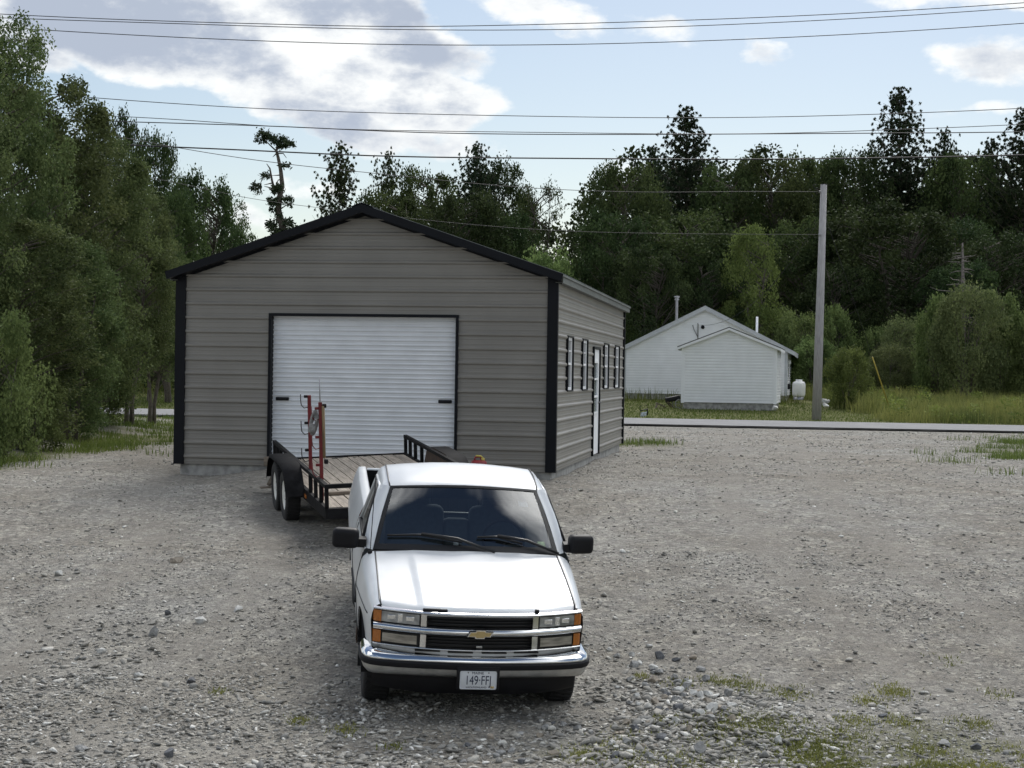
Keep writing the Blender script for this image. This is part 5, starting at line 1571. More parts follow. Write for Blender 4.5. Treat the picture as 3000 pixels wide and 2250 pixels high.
G3 = 'trees behind the garage roof'
plant(pc, 'pine_tree', 1000, 440, 104, 146, 'feathery pine left of the garage ridge with upswept branches', group=G3)
plant(pc, 'pine_tree', 1132, 462, 108, 108, 'feathery pine just right of the garage ridge', group=G3)
plant(fb_, 'broadleaf_tree', 1235, 490, 104, 124, 'rounded leafy tree between the two pines behind the garage roof', group=G3)
plant(pb, 'pine_tree', 1385, 436, 110, 175, 'taller dark pine above the right garage roof slope', group=G3)
plant(fa, 'broadleaf_tree', 1478, 470, 112, 115, 'dark leafy tree right of the taller pine behind the roof', group=G3)
plant(airy, 'broadleaf_tree', 1580, 512, 108, 90, 'see-through tree with sky in its crown right of the garage roof', group=G3)
plant(fd, 'broadleaf_tree', 1360, 545, 98, 146, 'broad leafy tree low behind the right roof slope', group=G3)
plant(fb_, 'broadleaf_tree', 1130, 560, 100, 148, 'leafy tree low behind the garage ridge', group=G3)
plant(sa, 'bush', 1600, 745, 96, 106, 'low leafy clump in the gap beside the right garage eave', 'bush')
plant(fa, 'broadleaf_tree', 1480, 620, 100, 135, 'dark leafy tree just above the right roof slope', group=G3)

G4 = 'trees of the dark forest at the right'
plant(fc_, 'broadleaf_tree', 1835, 478, 106, 150, 'broad leafy tree at the left end of the forest', group=G4)
plant(pa, 'pine_tree', 2005, 322, 116, 219, 'tall dark pine between the garage and the pole, top among the wires', group=G4)
plant(pb, 'pine_tree', 1905, 440, 114, 175, 'shorter pine left of the tall one in the forest', group=G4)
plant(fb_, 'broadleaf_tree', 2130, 480, 112, 135, 'leafy tree right of the tall pine, crossed by the thick cable', group=G4)
plant(fc_, 'broadleaf_tree', 2265, 452, 112, 155, 'leafy tree left of the utility pole top', group=G4)
plant(fb_, 'broadleaf_tree', 2395, 456, 115, 142, 'leafy tree rising behind the utility pole top', group=G4)
plant(fa, 'broadleaf_tree', 2510, 440, 116, 142, 'leafy tree between the pole and the tallest pine', group=G4)
plant(pa, 'pine_tree', 2637, 268, 118, 219, 'tallest pine of the forest, its spire touching the single wire', group=G4)
plant(pb, 'pine_tree', 2760, 392, 118, 140, 'pine with a leaning tip right of the tallest pine', group=G4)
plant(fc_, 'broadleaf_tree', 2820, 452, 114, 148, 'leafy tree in the gap between the tallest pine and the right edge', group=G4)
plant(pb, 'pine_tree', 2905, 425, 118, 175, 'pine left of the one cut by the right edge', group=G4)
plant(pa, 'pine_tree', 2995, 330, 112, 228, 'pine cut off by the right edge of the photo', group=G4)
plant(fd, 'broadleaf_tree', 2590, 592, 100, 230, 'great round dark tree in front of the forest right of the pole', group=G4)
plant(fd, 'broadleaf_tree', 2965, 665, 98, 168, 'round dark tree at the right edge in front of the forest', group=G4)
plant(fd, 'broadleaf_tree', 1815, 610, 98, 140, 'round dark tree behind the right garage eave', group=G4)
plant(fc_, 'broadleaf_tree', 2010, 620, 100, 223, 'wide dark tree behind the house roof', group=G4)
plant(yel, 'broadleaf_tree', 2205, 662, 94, 87, 'lighter yellow-green tree left of the pole in front of the dark forest', group=G4)
plant(fc_, 'broadleaf_tree', 2370, 640, 102, 162, 'dark tree directly behind the middle of the pole', group=G4)
plant(fa, 'broadleaf_tree', 2790, 640, 104, 162, 'dark tree behind the bare dead snag', group=G4)
plant(fd, 'broadleaf_tree', 2480, 760, 96, 123, 'low dark tree just right of the pole behind the shrubs', group=G4)
plant(fd, 'broadleaf_tree', 1890, 720, 94, 123, 'low dark tree behind the stove pipe', group=G4)
plant(fd, 'broadleaf_tree', 2090, 745, 96, 123, 'low dark tree above the house ridge', group=G4)
plant(fd, 'broadleaf_tree', 2800, 760, 95, 134, 'low dark tree below the dead snag behind the shrubs', group=G4)

G5 = 'shrubs in the field beyond the road'
plant(sb_, 'shrub', 1925, 862, 97, 112, 'pale shrub behind the left roof slope of the house, by the stove pipe', 'shrub', G5)
plant(sc_, 'shrub', 2150, 878, 97, 78, 'yellow-green shrub just right of the house ridge', 'shrub', G5)
plant(sb_, 'shrub', 2265, 905, 95, 90, 'pale shrub behind the right roof slope of the house', 'shrub', G5)
plant(sa, 'shrub', 2345, 925, 92, 84, 'shrub behind the propane tank left of the pole', 'shrub', G5)
plant(sb_, 'shrub', 2440, 900, 92, 58, 'tall shrub right behind the utility pole', 'shrub', G5)
plant(sa, 'shrub', 2570, 965, 92, 62, 'shrub behind the yellow guy guard', 'shrub', G5)
plant(sc_, 'shrub', 2483, 1020, 76, 65, 'small yellow-green shrub standing alone between the pole and the guy wire', 'shrub', G5)
plant(sg_, 'shrub', 2665, 930, 88, 83, 'low grey-green shrub between the guy wire and the biggest field shrub', 'shrub', G5)
plant(sb_, 'shrub', 2745, 872, 84, 66, 'loose leafy shrub left of the biggest field shrub', 'shrub', G5)
plant(sg_, 'shrub', 2835, 838, 82, 105, 'biggest grey-green shrub in the field at the right', 'shrub', G5)
plant(sb_, 'shrub', 2930, 862, 84, 83, 'upright pale shrub right of the biggest field shrub', 'shrub', G5)
plant(sb_, 'shrub', 3030, 930, 82, 79, 'shrub cut off by the right edge of the photo', 'shrub', G5)
plant(sa, 'shrub', 2390, 990, 90, 70, 'low shrub between the house wall and the pole', 'shrub', G5)
plant(sg_, 'shrub', 2610, 1010, 86, 74, 'low shrub right of the guy wire at the field edge', 'shrub', G5)
plant(sa, 'shrub', 1850, 930, 95, 78, 'shrub beside the far garage corner behind the house eave', 'shrub', G5)

# far wood that fills the forest behind the trees one can tell apart
r_ = np.random.default_rng(77); C, T = [], []
segs = [(430, 900, 690, 135), (880, 1600, 640, 138), (1640, 1760, 690, 132), (1750, 3300, 475, 134), (1750, 3300, 560, 128), (1700, 3300, 760, 122), (-400, 450, 560, 110)]
for (u0, u1, vt, D) in segs:
    nt_ = int((u1 - u0) / 45)
    for i in range(nt_):
        u = u0 + (u1 - u0) * (i + r_.uniform()) / nt_; d_ = D + r_.uniform(-6, 6); v = vt + r_.uniform(-35, 70)
        p = at(u, v, d_); zg = float(tz(p[0], p[1])); H = p[2] - zg
        for k in range(34):
            h = r_.uniform(.0, 1) ** .9; a = r_.uniform(0, 6.28); rad = 2.9 * math.sin(math.pi * min(.97, h * .8 + .16)) ** .6 * r_.uniform(.2, 1) ** .5
            c = np.array([p[0] + math.cos(a) * rad, p[1] + math.sin(a) * rad, zg + H * h]); n = 46
            q = r_.normal(size=(n, 3)); q /= np.linalg.norm(q, axis=1)[:, None]; q *= (r_.uniform(.1, 1, n) ** .5)[:, None] * np.array([1.1, 1.1, .8]) * r_.uniform(.8, 1.4)
            C.append(c + q); T.append(np.clip(r_.uniform(0, .8) + r_.normal(size=n) * .15, 0, 1))
# unseen trees added behind the viewer to dim front light and reflect in chrome
for i in range(46):
    a = math.pi * (.98 + 1.04 * i / 45) + r_.uniform(-.03, .03); d_ = r_.uniform(34, 46); px, py = math.cos(a) * d_, math.sin(a) * d_ + 4
    zg = float(tz(px, py)); H = r_.uniform(5, 8.5)
    for k in range(30):
        h = r_.uniform(0, 1); t = r_.uniform(0, 6.28); rad = 3.2 * r_.uniform(.2, 1) ** .5 * math.sin(math.pi * min(.97, h * .8 + .16)) ** .6
        c = np.array([px + math.cos(t) * rad, py + math.sin(t) * rad, zg + H * h]); n = 40
        C.append(c + r_.normal(size=(n, 3)) * .75); T.append(np.clip(r_.uniform(0, .8) + r_.normal(size=n) * .15, 0, 1))
V, F = leaf_quads(np.concatenate(C), .40, r_)
tag(link('far_wood', np_mesh('far_wood', V, F, LD, np.concatenate(T))), 'dense dark far wood filling the background behind the nearer trees, plus unseen trees added behind the viewer', 'wood', kind='stuff')

# lopsided pine, half bare, against the sky
def scraggly():
    D = 108.0; k = D / FPX
    p0 = at(828, 700, D); zg = float(tz(p0[0], p0[1]))
    e = empty('lopsided_pine', (p0[0], p0[1], zg), None, 'lopsided half-bare pine with a flat tufted top, alone against the sky', 'tree')
    ox, oz = 720, 700     # photo crop 200x350 at 4.74
    L = lambda x, y, d=0.0: tuple(at(720 + x / 4.74, 350 + y / 4.74, D) + np.array([0, d, 0]) - np.array([p0[0], p0[1], zg]))
    tm = MB(); tm.tube([(0, 0, -.3), L(530, 1800), L(510, 1500), L(450, 1250), L(470, 1080), L(505, 900), L(485, 700), L(450, 530), L(425, 430), L(440, 380)], [.26, .25, .22, .2, .18, .15, .12, .1, .085, .05], 8)
    tm.tube([L(400, 980), L(365, 850), L(335, 680), L(290, 615)], [.08, .07, .05, .02], 6)
    for a in ([(425, 440), (340, 360), (280, 300), (230, 240)], [(425, 430), (480, 370), (560, 330), (620, 330)], [(350, 790), (290, 780), (250, 800), (210, 900), (190, 960)], [(370, 880), (255, 910)],
              [(490, 770), (430, 770), (370, 780)], [(490, 830), (445, 840), (440, 900)], [(440, 1100), (380, 1110), (310, 1125)], [(470, 1090), (560, 1100), (640, 1090)], [(380, 960), (300, 935), (265, 935)],
              [(430, 470), (370, 515)], [(430, 480), (520, 470), (560, 530)], [(480, 660), (600, 650)], [(440, 1150), (350, 1250)], [(490, 1240), (580, 1190)], [(470, 1330), (350, 1450)], [(500, 1380), (600, 1450)], [(180, 980), (150, 1040)], [(200, 960), (225, 1030)]):
        tm.tube([L(x, y, rng.uniform(-.3, .3)) for x, y in a], list(np.linspace(.055, .015, len(a))), 5)
    to = tm.build('trunk', M['bark'], e, False)
    C, A, T = [], [], []
    for (x, y, rx_, ry_, n) in ((230, 205, 60, 45, 90), (300, 225, 70, 55, 120), (200, 290, 65, 25, 60), (380, 270, 60, 60, 110), (440, 320, 60, 40, 90), (520, 270, 55, 45, 80), (600, 340, 75, 50, 140), (510, 370, 80, 30, 70),
                                (540, 645, 70, 20, 50), (280, 780, 50, 35, 60), (150, 915, 50, 40, 70), (100, 960, 35, 25, 25), (450, 960, 80, 65, 150), (400, 1010, 40, 40, 40), (390, 1130, 90, 45, 110), (560, 1110, 90, 50, 120), (390, 1180, 60, 40, 60),
                                (380, 1255, 45, 25, 40), (600, 1180, 40, 35, 40), (470, 1350, 50, 40, 60), (360, 1460, 85, 70, 140), (590, 1440, 70, 75, 130), (480, 1560, 150, 80, 200), (150, 1010, 40, 40, 25)):
        n = int(n * .8); c = np.array([L(x + rng.uniform(-1, 1) * rx_ * .9, y + rng.normal() * ry_ * .38, rng.normal() * .5) for _ in range(n)])
        C.append(c); a = rng.normal(size=(n, 3)) + np.array([0, 0, .6]); A.append(a); T.append(np.clip(rng.uniform(.2, .8) + rng.normal(size=n) * .2, 0, 1))
    C = np.concatenate(C); C = np.concatenate([C, C + rng.normal(size=C.shape) * .10]); A = np.concatenate(A); A = np.concatenate([A] * 2) + rng.normal(size=C.shape) * .5
    A /= np.linalg.norm(A, axis=1)[:, None]; T = np.concatenate([np.concatenate(T)] * 2)
    V, F = leaf_quads(C, .25, rng, .2, .4, A); link('crown', np_mesh('lopsided_crown', V, F, M['needle'], T), e)
scraggly()

# bare dead snag
p = at(2820, 712, 88); zg = float(tz(p[0], p[1])); H = p[2] - zg
sn = empty('dead_tree', (p[0], p[1], zg), None, 'bare grey dead snag with drooping branches in front of the right forest', 'tree')
tm = MB(); tm.tube([(0, 0, -.3), (.1, 0, H * .5), (0, 0, H)], [.2, .15, .04], 8)
r_ = np.random.default_rng(5); to = tm.build('trunk', M['bark_dead'], sn, False)
tm = MB()
for k in range(34):
    h = r_.uniform(.5, .97); a = r_.uniform(0, 6.28); L = (1.05 - h) * 4.2 * r_.uniform(.25, 1.25) + .2; dr = r_.uniform(-.6, 1.3)
    q = np.array([0, 0, H * h]); pts = [q, q + np.array([math.cos(a) * L * .4, math.sin(a) * L * .4, (.02 - .05 * dr) * L]), q + np.array([math.cos(a) * L * .75, math.sin(a) * L * .75, -.15 * dr * L]), q + np.array([math.cos(a) * L, math.sin(a) * L, -.36 * dr * L])]
    tm.tube([tuple(x) for x in pts], [.035, .028, .018, .008], 5)
tm.build('branches', M['bark_dead'], to, False)
# ------------------------------------------------------------------ grass and weeds
def blades(n, xy, h0, h1, w, r_, lean=.5, hk=None):
    x, y = xy[:, 0], xy[:, 1]; z = tz(x, y); n = len(x)
    h = r_.uniform(h0, h1, n) * (1 if hk is None else hk); a = r_.uniform(0, 6.28, n); l = r_.uniform(0, lean, n) * h
    dx_, dy_ = np.cos(a), np.sin(a); px, py = -dy_ * w / 2, dx_ * w / 2
    B = np.stack([x, y, z - .01], 1); P = np.stack([px, py, np.zeros(n)], 1)
    mid = B + np.stack([dx_ * l * .35, dy_ * l * .35, h * .6], 1); tip = B + np.stack([dx_ * l, dy_ * l, h], 1)
    V = np.stack([B - P, B + P, mid + P * .8, mid - P * .8, tip], 1).reshape(-1, 3)
    i = np.arange(n) * 5
    F = np.concatenate([np.stack([i, i + 1, i + 2, i + 3], 1), np.stack([i + 3, i + 2, i + 4, i + 4], 1)])
    return V, F[:, :], n


def grass_obj(name, label, xy, h, w, tint, r_, lean=.5, m=None, hk=None):
    V, F, n = blades(len(xy), xy, h[0], h[1], w, r_, lean, hk)
    q, t3 = F[:n], F[n:, :3]
    # tips as thin quads: keep one face size
    V2 = V.reshape(-1, 5, 3); V2 = np.concatenate([V2, V2[:, 4:5] + (V2[:, 2:3] - V2[:, 3:4]) * .12], 1).reshape(-1, 3)
    i = np.arange(n) * 6
    F = np.concatenate([np.stack([i, i + 1, i + 2, i + 3], 1), np.stack([i + 3, i + 2, i + 5, i + 4], 1)])
    T = np.clip(np.concatenate([tint, tint + .08]), 0, 1)
    return tag(link(name, np_mesh(name, V2, F, m or M['grass'], T)), label, 'grass', kind='stuff')


r_ = np.random.default_rng(99)
M['leaf_weed'] = leaf_mat('goldenrod_leaves', (.075, .11, .03), (.25, .29, .075), .3)
M['field'] = leaf_mat('field_weeds', (.085, .105, .032), (.27, .26, .085), .3)
def scatter(n, x0, x1, y0, y1, keep):
    xy = np.stack([r_.uniform(x0, x1, n), r_.uniform(y0, y1, n)], 1); k = keep(xy[:, 0], xy[:, 1]); return xy[r_.uniform(0, 1, n) < k]

hcx, hsx = math.cos(HY), math.sin(HY)
def free(x, y):
    """outside the house and shed"""
    ok = np.ones(len(x), bool)
    for cx, cy, W, L in ((9.5, 84, 8.2, 13.2), (9.3, 73, 4.1, 5.6)):
        dx_, dy_ = x - cx, y - cy; lx = dx_ * hcx - dy_ * hsx; ly = dx_ * hsx + dy_ * hcx
        ok &= ~((abs(lx) < W / 2) & (ly > 0) & (ly < L))
    return ok
mead = lambda x, y: np.clip((x - 14.6 + (vnoise(x, y, 1.5, 11) - .5) * 2.2) * 1.2, 0, 1)
# mown lawn
xy = scatter(70000, -40, 34, 61.9, 82, lambda x, y: free(x, y) * (1 - .9 * mead(x, y)))
grass_obj('lawn_grass', 'short mown lawn between the road and the house', xy, (.04, .12), .022, np.clip(.42 + .5 * (vnoise(xy[:, 0], xy[:, 1], 2.2, 12) - .5) + r_.normal(size=len(xy)) * .15, 0, 1), r_, .8)
# tall field
xy = scatter(150000, 12, 46, 63.2, 98, lambda x, y: mead(x, y) * np.clip((y - 62.8 + vnoise(x, y, 1.0, 3)) / 1.6, .15, 1))
grass_obj('field_grass', 'tall unmown grass and weeds in the field at the right', xy, (.15, .75), .022, np.clip(-.1 + 1.2 * vnoise(xy[:, 0], xy[:, 1], 2.6, 14) + r_.normal(size=len(xy)) * .22, 0, 1), r_, .7, M['field'], .35 + 1.15 * vnoise(xy[:, 0], xy[:, 1], 1.5, 13) * np.clip(.5 + vnoise(xy[:, 0], xy[:, 1], 5.0, 16), 0, 1.3))
wc = scatter(620, 13.5, 40, 64, 92, lambda x, y: np.clip((x - 14.4) * 1.0, 0, 1) * np.clip(vnoise(x, y, 2.5, 17) * 2.2 - .5, .05, 1))
Cw, Tw = [], []
for (x, y) in wc:
    hgt = r_.uniform(.35, 1.0); n = 75; q = r_.normal(size=(n, 3)) * np.array([.26, .26, .0]); hz = r_.uniform(0, 1, n) ** .7
    q *= (1.1 - .5 * hz)[:, None]; q[:, 2] = hz * hgt; Cw.append(q + np.array([x, y, float(tz(x, y))])); Tw.append(np.clip(r_.uniform(.1, .9) + .25 * (hz - .5) + r_.normal(size=n) * .12, 0, 1))
V, F = leaf_quads(np.concatenate(Cw), .13, r_)
tag(link('field_weeds', np_mesh('field_weeds', V, F, M['leaf_weed'], np.concatenate(Tw))), 'leafy goldenrod and brambles growing through the field grass', 'weeds', kind='stuff')
xy = scatter(16000, -40, 14, 80, 100, lambda x, y: free(x, y) * .9)
grass_obj('field_grass', 'rough grass behind the house and beyond the left road', xy, (.2, .7), .03, np.clip(.3 + .5 * vnoise(xy[:, 0], xy[:, 1], 3.5, 15) + r_.normal(size=len(xy)) * .18, 0, 1), r_, .6)
# left verge
edge_x = lambda y: np.interp(y, [24, 27, 29, 32, 35, 39, 44, 54], [-8.6, -8.2, -8.1, -7.9, -7.1, -6.4, -6.0, -6.5])
lv = lambda x, y: np.clip((edge_x(y) - x + (vnoise(x, y, 1.1, 3) - .5) * 1.6) * 1.3, 0, 1) * np.clip(vnoise(x, y, .9, 21) * 1.9 - .5, .03, 1)
xy = scatter(60000, -17, -5, 26, 54.2, lv)
grass_obj('verge_grass', 'patchy green verge under the birches at the left', xy, (.04, .17), .018, np.clip(.35 + .6 * (vnoise(xy[:, 0], xy[:, 1], 1.6, 22) - .3) + r_.normal(size=len(xy)) * .15, 0, 1), r_, .7)
# patches in the gravel: far right, behind the garage corner, front right
tuft = []
tuft.append(scatter(60000, 9.5, 16.5, 35.5, 47, lambda x, y: np.clip((x / y - .272 - (vnoise(x, y, 1.2, 31) - .5) * .05) * 55, 0, 1) * np.clip(vnoise(x, y, .9, 33) * 2.4 - .75, .0, 1) * .5))
for (cx, cy, ax, ay, n, sd) in ((2.9, 41.5, 1.3, .9, 2600, 32),):
    xy = scatter(n, cx - ax * 1.3, cx + ax * 1.3, cy - ay * 1.3, cy + ay * 1.3, lambda x, y: np.clip(1.25 - np.hypot((x - cx) / ax, (y - cy) / ay) - (vnoise(x, y, .8, sd) - .4) * .9, 0, 1)); tuft.append(xy)
for (u, v) in ((2730, 1332), (2775, 1356), (2800, 1354), (2960, 1390), (2900, 1285), (2820, 1290), (2990, 1282), (640, 1330), (480, 1335), (560, 1328)):
    x, y = gp(u, v); n = 50; tuft.append(np.stack([x + r_.normal(size=n) * .25, y + r_.normal(size=n) * .3], 1))
xy = np.concatenate(tuft)
grass_obj('weed_patch', 'weedy grass patches on the far gravel at the right and by the garage', xy, (.03, .20), .014, np.clip(.45 + r_.normal(size=len(xy)) * .2, 0, 1), r_, .8, leaf_mat('lot_weeds', (.065, .095, .025), (.19, .23, .06), .3))
near = []
fr = lambda x, y: np.clip(vnoise(x, y, .5, 41) * 3.2 - 1.3 + (vnoise(x, y, .13, 43) - .5) * 1.4, 0, 1) * np.clip(1.3 - np.hypot((x - 2.6) / 1.9, (y - 13.1) / .85), 0, 1)
near.append(scatter(90000, .6, 5.2, 12, 14.8, fr))
for (u, v, n, s) in ((2310, 2040, 230, .10), (2180, 2010, 260, .11), (2100, 2000, 160, .08), (2620, 2030, 300, .09), (2540, 2060, 160, .07), (2440, 2180, 400, .16), (2500, 2120, 240, .1), (2920, 2035, 60, .08), (2780, 1938, 50, .09),
                     (2000, 2010, 110, .07), (1960, 2110, 140, .08), (1700, 2215, 260, .10), (1990, 2230, 300, .12), (880, 2120, 130, .06), (1010, 2145, 160, .07), (640, 2035, 80, .05), (2100, 2160, 420, .14), (2380, 2210, 420, .18), (1880, 1985, 60, .05),
                     (2250, 2110, 380, .15), (2200, 2140, 300, .12), (1150, 2190, 60, .05), (2640, 2120, 220, .1), (2850, 2130, 200, .1), (2700, 2200, 260, .12)):
    x, y = gp(u, v); n = int(n * 1.6); near.append(np.stack([x + r_.normal(size=n) * s, y + r_.normal(size=n) * s * 1.3], 1))
xy = np.concatenate(near)
grass_obj('ground_weeds', 'scattered low weeds and grass growing through the rocks at the lower right', xy, (.010, .045), .010, np.clip(.55 + .7 * (vnoise(xy[:, 0], xy[:, 1], .5, 42) - .5) + r_.normal(size=len(xy)) * .18, 0, 1), r_, 1.2, leaf_mat('mossy_weeds', (.10, .125, .03), (.30, .30, .095), .3))

# ------------------------------------------------------------------ stones
def stone_proto(seed):
    r = np.random.default_rng(seed); bm = bmesh.new(); bmesh.ops.create_icosphere(bm, subdivisions=1, radius=1)
    V = np.array([v.co[:] for v in bm.verts]); F = np.array([[v.index for v in f.verts] for f in bm.faces]); bm.free()
    for _ in range(8):
        n = r.normal(size=3); n /= np.linalg.norm(n); e = V @ n - r.uniform(.30, .75); V -= np.where(e > 0, e, 0)[:, None] * n
    V += r.normal(size=V.shape) * .07
    return V, F
PROTO = [stone_proto(200 + i) for i in range(10)]


def stones(xy, size, flat, r, tint, sink=.25):
    Vs, Fs, Ts = [], [], []; n0 = 0
    z = tz(xy[:, 0], xy[:, 1]); which = r.integers(0, len(PROTO), len(xy))
    for k in range(len(PROTO)):
        i = np.where(which == k)[0]
        if not len(i): continue
        V, F = PROTO[k]; m = len(i)
        sc = size[i][:, None] * np.stack([r.uniform(.75, 1.35, m), r.uniform(.6, 1.0, m), flat[i] * r.uniform(.7, 1.2, m)], 1)
        P = V[None] * sc[:, None, :]
        tx, ty = r.normal(size=m) * .22, r.normal(size=m) * .22
        P[:, :, 2] += P[:, :, 0] * tx[:, None] + P[:, :, 1] * ty[:, None]
        a = r.uniform(0, 6.28, m); c, s = np.cos(a)[:, None], np.sin(a)[:, None]
        X = P[:, :, 0] * c - P[:, :, 1] * s; Y = P[:, :, 0] * s + P[:, :, 1] * c
        Z = P[:, :, 2] + (z[i] + sc[:, 2] * (1 - 2 * sink))[:, None]
        Vs.append(np.stack([X + xy[i, 0][:, None], Y + xy[i, 1][:, None], Z], 2).reshape(-1, 3))
        Fs.append((F[None] + (np.arange(m) * len(V))[:, None, None] + n0).reshape(-1, 3)); Ts.append(np.repeat(tint[i], len(F))); n0 += m * len(V)
    return np.concatenate(Vs), np.concatenate(Fs), np.concatenate(Ts)


rs = np.random.default_rng(500)
def under(x, y): return ~in_garage(x, y, .0)
parts = []
def add_stones(n, x0, x1, y0, y1, s_med, s_sig, keep, smax=.09):
    xy = np.stack([rs.uniform(x0, x1, n), rs.uniform(y0, y1, n)], 1); xy = xy[rs.uniform(0, 1, n) < keep(xy[:, 0], xy[:, 1])]
    xy = xy[under(xy[:, 0], xy[:, 1])]; m = len(xy)
    size = np.clip(np.exp(rs.normal(size=m) * s_sig) * s_med, .005, smax); flat = rs.uniform(.18, .5, m)
    tint = np.clip(np.where(rs.uniform(0, 1, m) < .14, rs.uniform(.82, 1, m), rs.beta(2.2, 2.2, m) * .82), 0, 1)
    parts.append(stones(xy, size, flat, rs, tint))
pat = lambda x, y: (1 - .75 * tracks(x, y)) * np.clip(.25 + 1.3 * vnoise(x, y, 1.3, 51) * vnoise(x, y, .45, 52) * 1.4, 0, 1)
wedge = lambda x, y: (abs(x) < y * .32 + .6)
add_stones(46000, -5.2, 5.2, 12.2, 15.5, .0125, .55, lambda x, y: wedge(x, y) * pat(x, y), .06)
add_stones(42000, -7, 7, 15.5, 21, .0115, .5, lambda x, y: wedge(x, y) * pat(x, y), .06)
add_stones(24000, -9, 12, 21, 34, .0145, .45, lambda x, y: wedge(x, y) * pat(x, y) * (x > -8.5), .06)
add_stones(11000, 0, 18, 34, 54, .022, .4, lambda x, y: wedge(x, y) * pat(x, y), .07)
# stony drift right of the truck, along the bottom, and the patch at the left
add_stones(13000, .2, 3.2, 12.3, 16, .028, .45, lambda x, y: np.clip(1.2 - np.hypot((x - 1.5) / 1.15, (y - 14.0) / 1.3), 0, 1) * np.clip(vnoise(x, y, .5, 61) * 1.8 - .1, 0, 1), .075)
add_stones(6000, -4.6, 2.5, 12.3, 13.9, .024, .5, lambda x, y: np.clip((14.0 - y) / 1.4, 0, 1) * np.clip(vnoise(x, y, .6, 62) * 1.8 - .2, 0, 1), .07)
add_stones(9000, -5, -.6, 12.3, 15.0, .019, .5, lambda x, y: np.clip(vnoise(x, y, .8, 63) * 1.6 - .3, 0, 1), .06)
add_stones(1500, -4.9, -3.1, 15.2, 18.2, .022, .5, lambda x, y: np.clip(1.1 - np.hypot((x + 4.0) / .75, (y - 16.6) / 1.4), 0, 1), .07)
V = []; F = []; T = []; n0 = 0
for v, f, t in parts: V.append(v); F.append(f + n0); T.append(t); n0 += len(v)
tag(link('loose_gravel', np_mesh('loose_gravel', np.concatenate(V), np.concatenate(F), M['stone'], np.concatenate(T))), 'loose crushed stones strewn over the gravel lot', 'gravel', kind='stuff')

# bigger rocks one can tell apart
M['rock_white'] = mat('white_broken_rock', (.50, .50, .48), rough=.9, var=.25, scale=14, bump=.5)
M['rock_grey'] = mat('grey_broken_rock', (.27, .27, .265), rough=.9, var=.3, scale=14, bump=.5)
M['rock_dark'] = mat('dark_slate_rock', (.12, .125, .135), rough=.85, var=.3, scale=14, bump=.5)
M['rock_tan'] = mat('tan_rock', (.32, .28, .23), rough=.9, var=.25, scale=14, bump=.5)
def rock(u, v, w, hgt, m, label, group=None, dz=0.0):
    x, y = gp(u, v); k = math.hypot(x, y) / FPX
    sx = w * k / 2; sz = hgt * k / 2 * 1.05
    me = boulder_mesh(int(u * 7 + v), sx, sx * .8, sz, 3, .25); me.materials.append(m)
    o = link('rock', me); o.location = (x, y, float(tz(x, y)) + sz * .45 + dz); o.rotation_euler = (rng.normal() * .12, rng.normal() * .12, rng.uniform(0, .8))
    return tag(o, label, 'rock', group)
rock(495, 2225, 42, 44, M['rock_dark'], 'large dark slate rock near the bottom edge at the left')
rock(590, 1828, 50, 26, M['rock_white'], 'flat white rock on the gravel left of the truck, beside a dark one')
rock(452, 1862, 40, 42, M['rock_grey'], 'upright pointed grey rock on the open gravel at the left')
rock(298, 1912, 34, 22, M['rock_white'], 'pale square-edged rock alone at the lower left')
rock(515, 1650, 46, 24, M['rock_tan'], 'rounded pale buff rock on the mid gravel left of the truck')
rock(492, 1803, 34, 22, M['rock_dark'], 'dark slate rock just left of the flat white one')
rock(695, 1795, 34, 20, M['rock_white'], 'small white rock up-slope to the right of the flat white one')
rock(560, 2000, 36, 24, M['rock_dark'], 'dark angular rock in the lower left, right of a pale flat one')
rock(410, 1990, 34, 18, M['rock_white'], 'pale flat rock in the lower left, left of a dark angular one')
rock(235, 2205, 46, 24, M['rock_grey'], 'grey slab at the lower left, left of the large dark one')
rock(175, 1690, 28, 22, M['rock_white'], 'white rock in the stony patch at the far left')
rock(2085, 2090, 46, 38, M['rock_white'], 'squarish white rock, biggest in the heap right of the truck')
rock(2050, 2210, 52, 42, M['rock_grey'], 'large grey rock at the bottom edge below the heap')
rock(1935, 2175, 44, 32, M['rock_dark'], 'dark blue-grey rock at the foot of the heap')
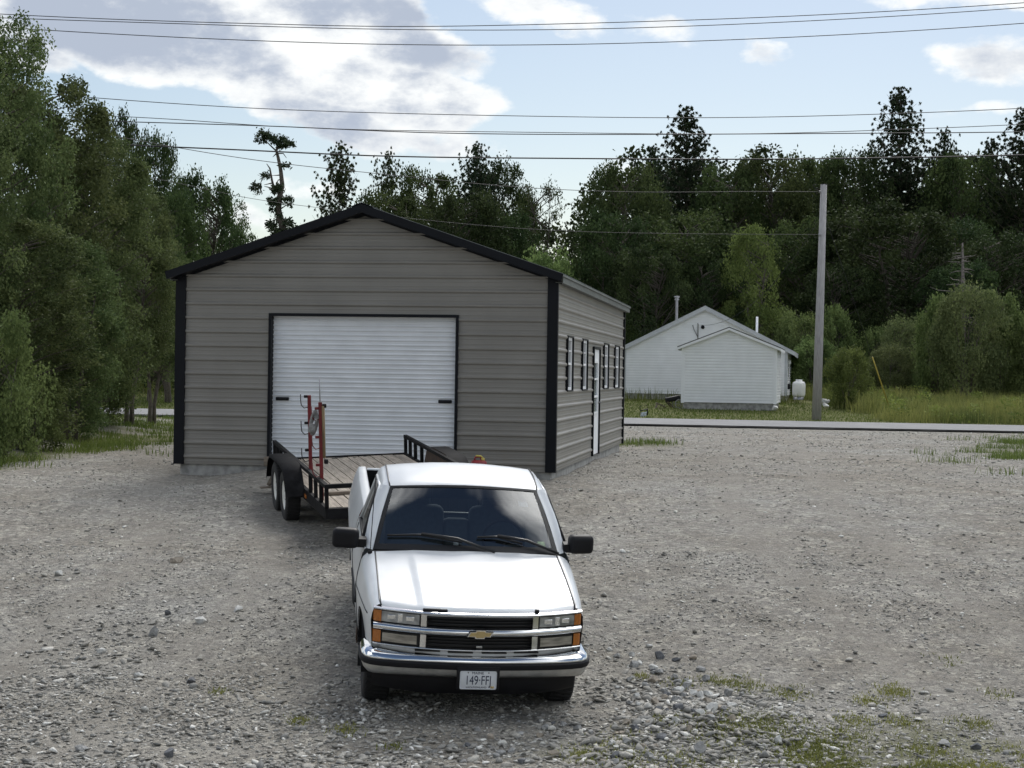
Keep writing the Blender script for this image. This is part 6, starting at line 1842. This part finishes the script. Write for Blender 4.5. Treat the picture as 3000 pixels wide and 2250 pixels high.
rock(1800, 2222, 36, 28, M['rock_dark'], 'rounded black rock near the bottom edge right of the truck')
rock(2280, 2185, 34, 36, M['rock_white'], 'upright pale rock in the weeds at the lower right')
rock(2585, 2105, 40, 16, M['rock_dark'], 'flat dark slate on the open gravel at the lower right')
rock(2770, 2190, 54, 26, M['rock_grey'], 'long flat grey slab at the lower right')
rock(2860, 2195, 40, 24, M['rock_dark'], 'dark slab beside the long flat one at the lower right')
rock(1785, 1908, 22, 18, M['rock_white'], 'small white rock just off the right end of the bumper')
GR = 'broken rocks heaped right of the truck'
rr = np.random.default_rng(808)
for i in range(70):
    t = rr.uniform(); u = 1850 + 250 * t + rr.normal() * 55; v = 1965 + 110 * t + rr.normal() * 48
    if u < 1735 or (u < 1760 and v > 1990): continue
    w = rr.uniform(18, 40); mm = [M['rock_white'], M['rock_tan'], M['rock_grey'], M['rock_white'], M['rock_grey'], M['rock_dark']][rr.integers(0, 6)]
    lab = {'white_broken_rock': 'white broken rock lying in the loose heap right of the truck', 'tan_rock': 'buff broken rock lying in the loose heap right of the truck',
           'grey_broken_rock': 'grey broken rock lying in the loose heap right of the truck', 'dark_slate_rock': 'dark broken rock lying in the loose heap right of the truck'}[mm.name]
    rock(u, v, w, w * rr.uniform(.55, .9), mm, lab, GR + ', ' + mm.name.replace('_', ' '))
for i in range(46):
    u = rr.uniform(1350, 2000); v = rr.uniform(2120, 2245); w = rr.uniform(18, 36)
    mm = [M['rock_white'], M['rock_tan'], M['rock_grey'], M['rock_grey'], M['rock_dark']][rr.integers(0, 5)]
    lab = {'white_broken_rock': 'white broken rock strewn along the bottom edge in front of the truck', 'tan_rock': 'buff broken rock strewn along the bottom edge in front of the truck',
           'grey_broken_rock': 'grey broken rock strewn along the bottom edge in front of the truck', 'dark_slate_rock': 'dark broken rock strewn along the bottom edge in front of the truck'}[mm.name]
    rock(u, v, w, w * rr.uniform(.5, .8), mm, lab, 'broken rocks in front of the truck, ' + mm.name.replace('_', ' '))
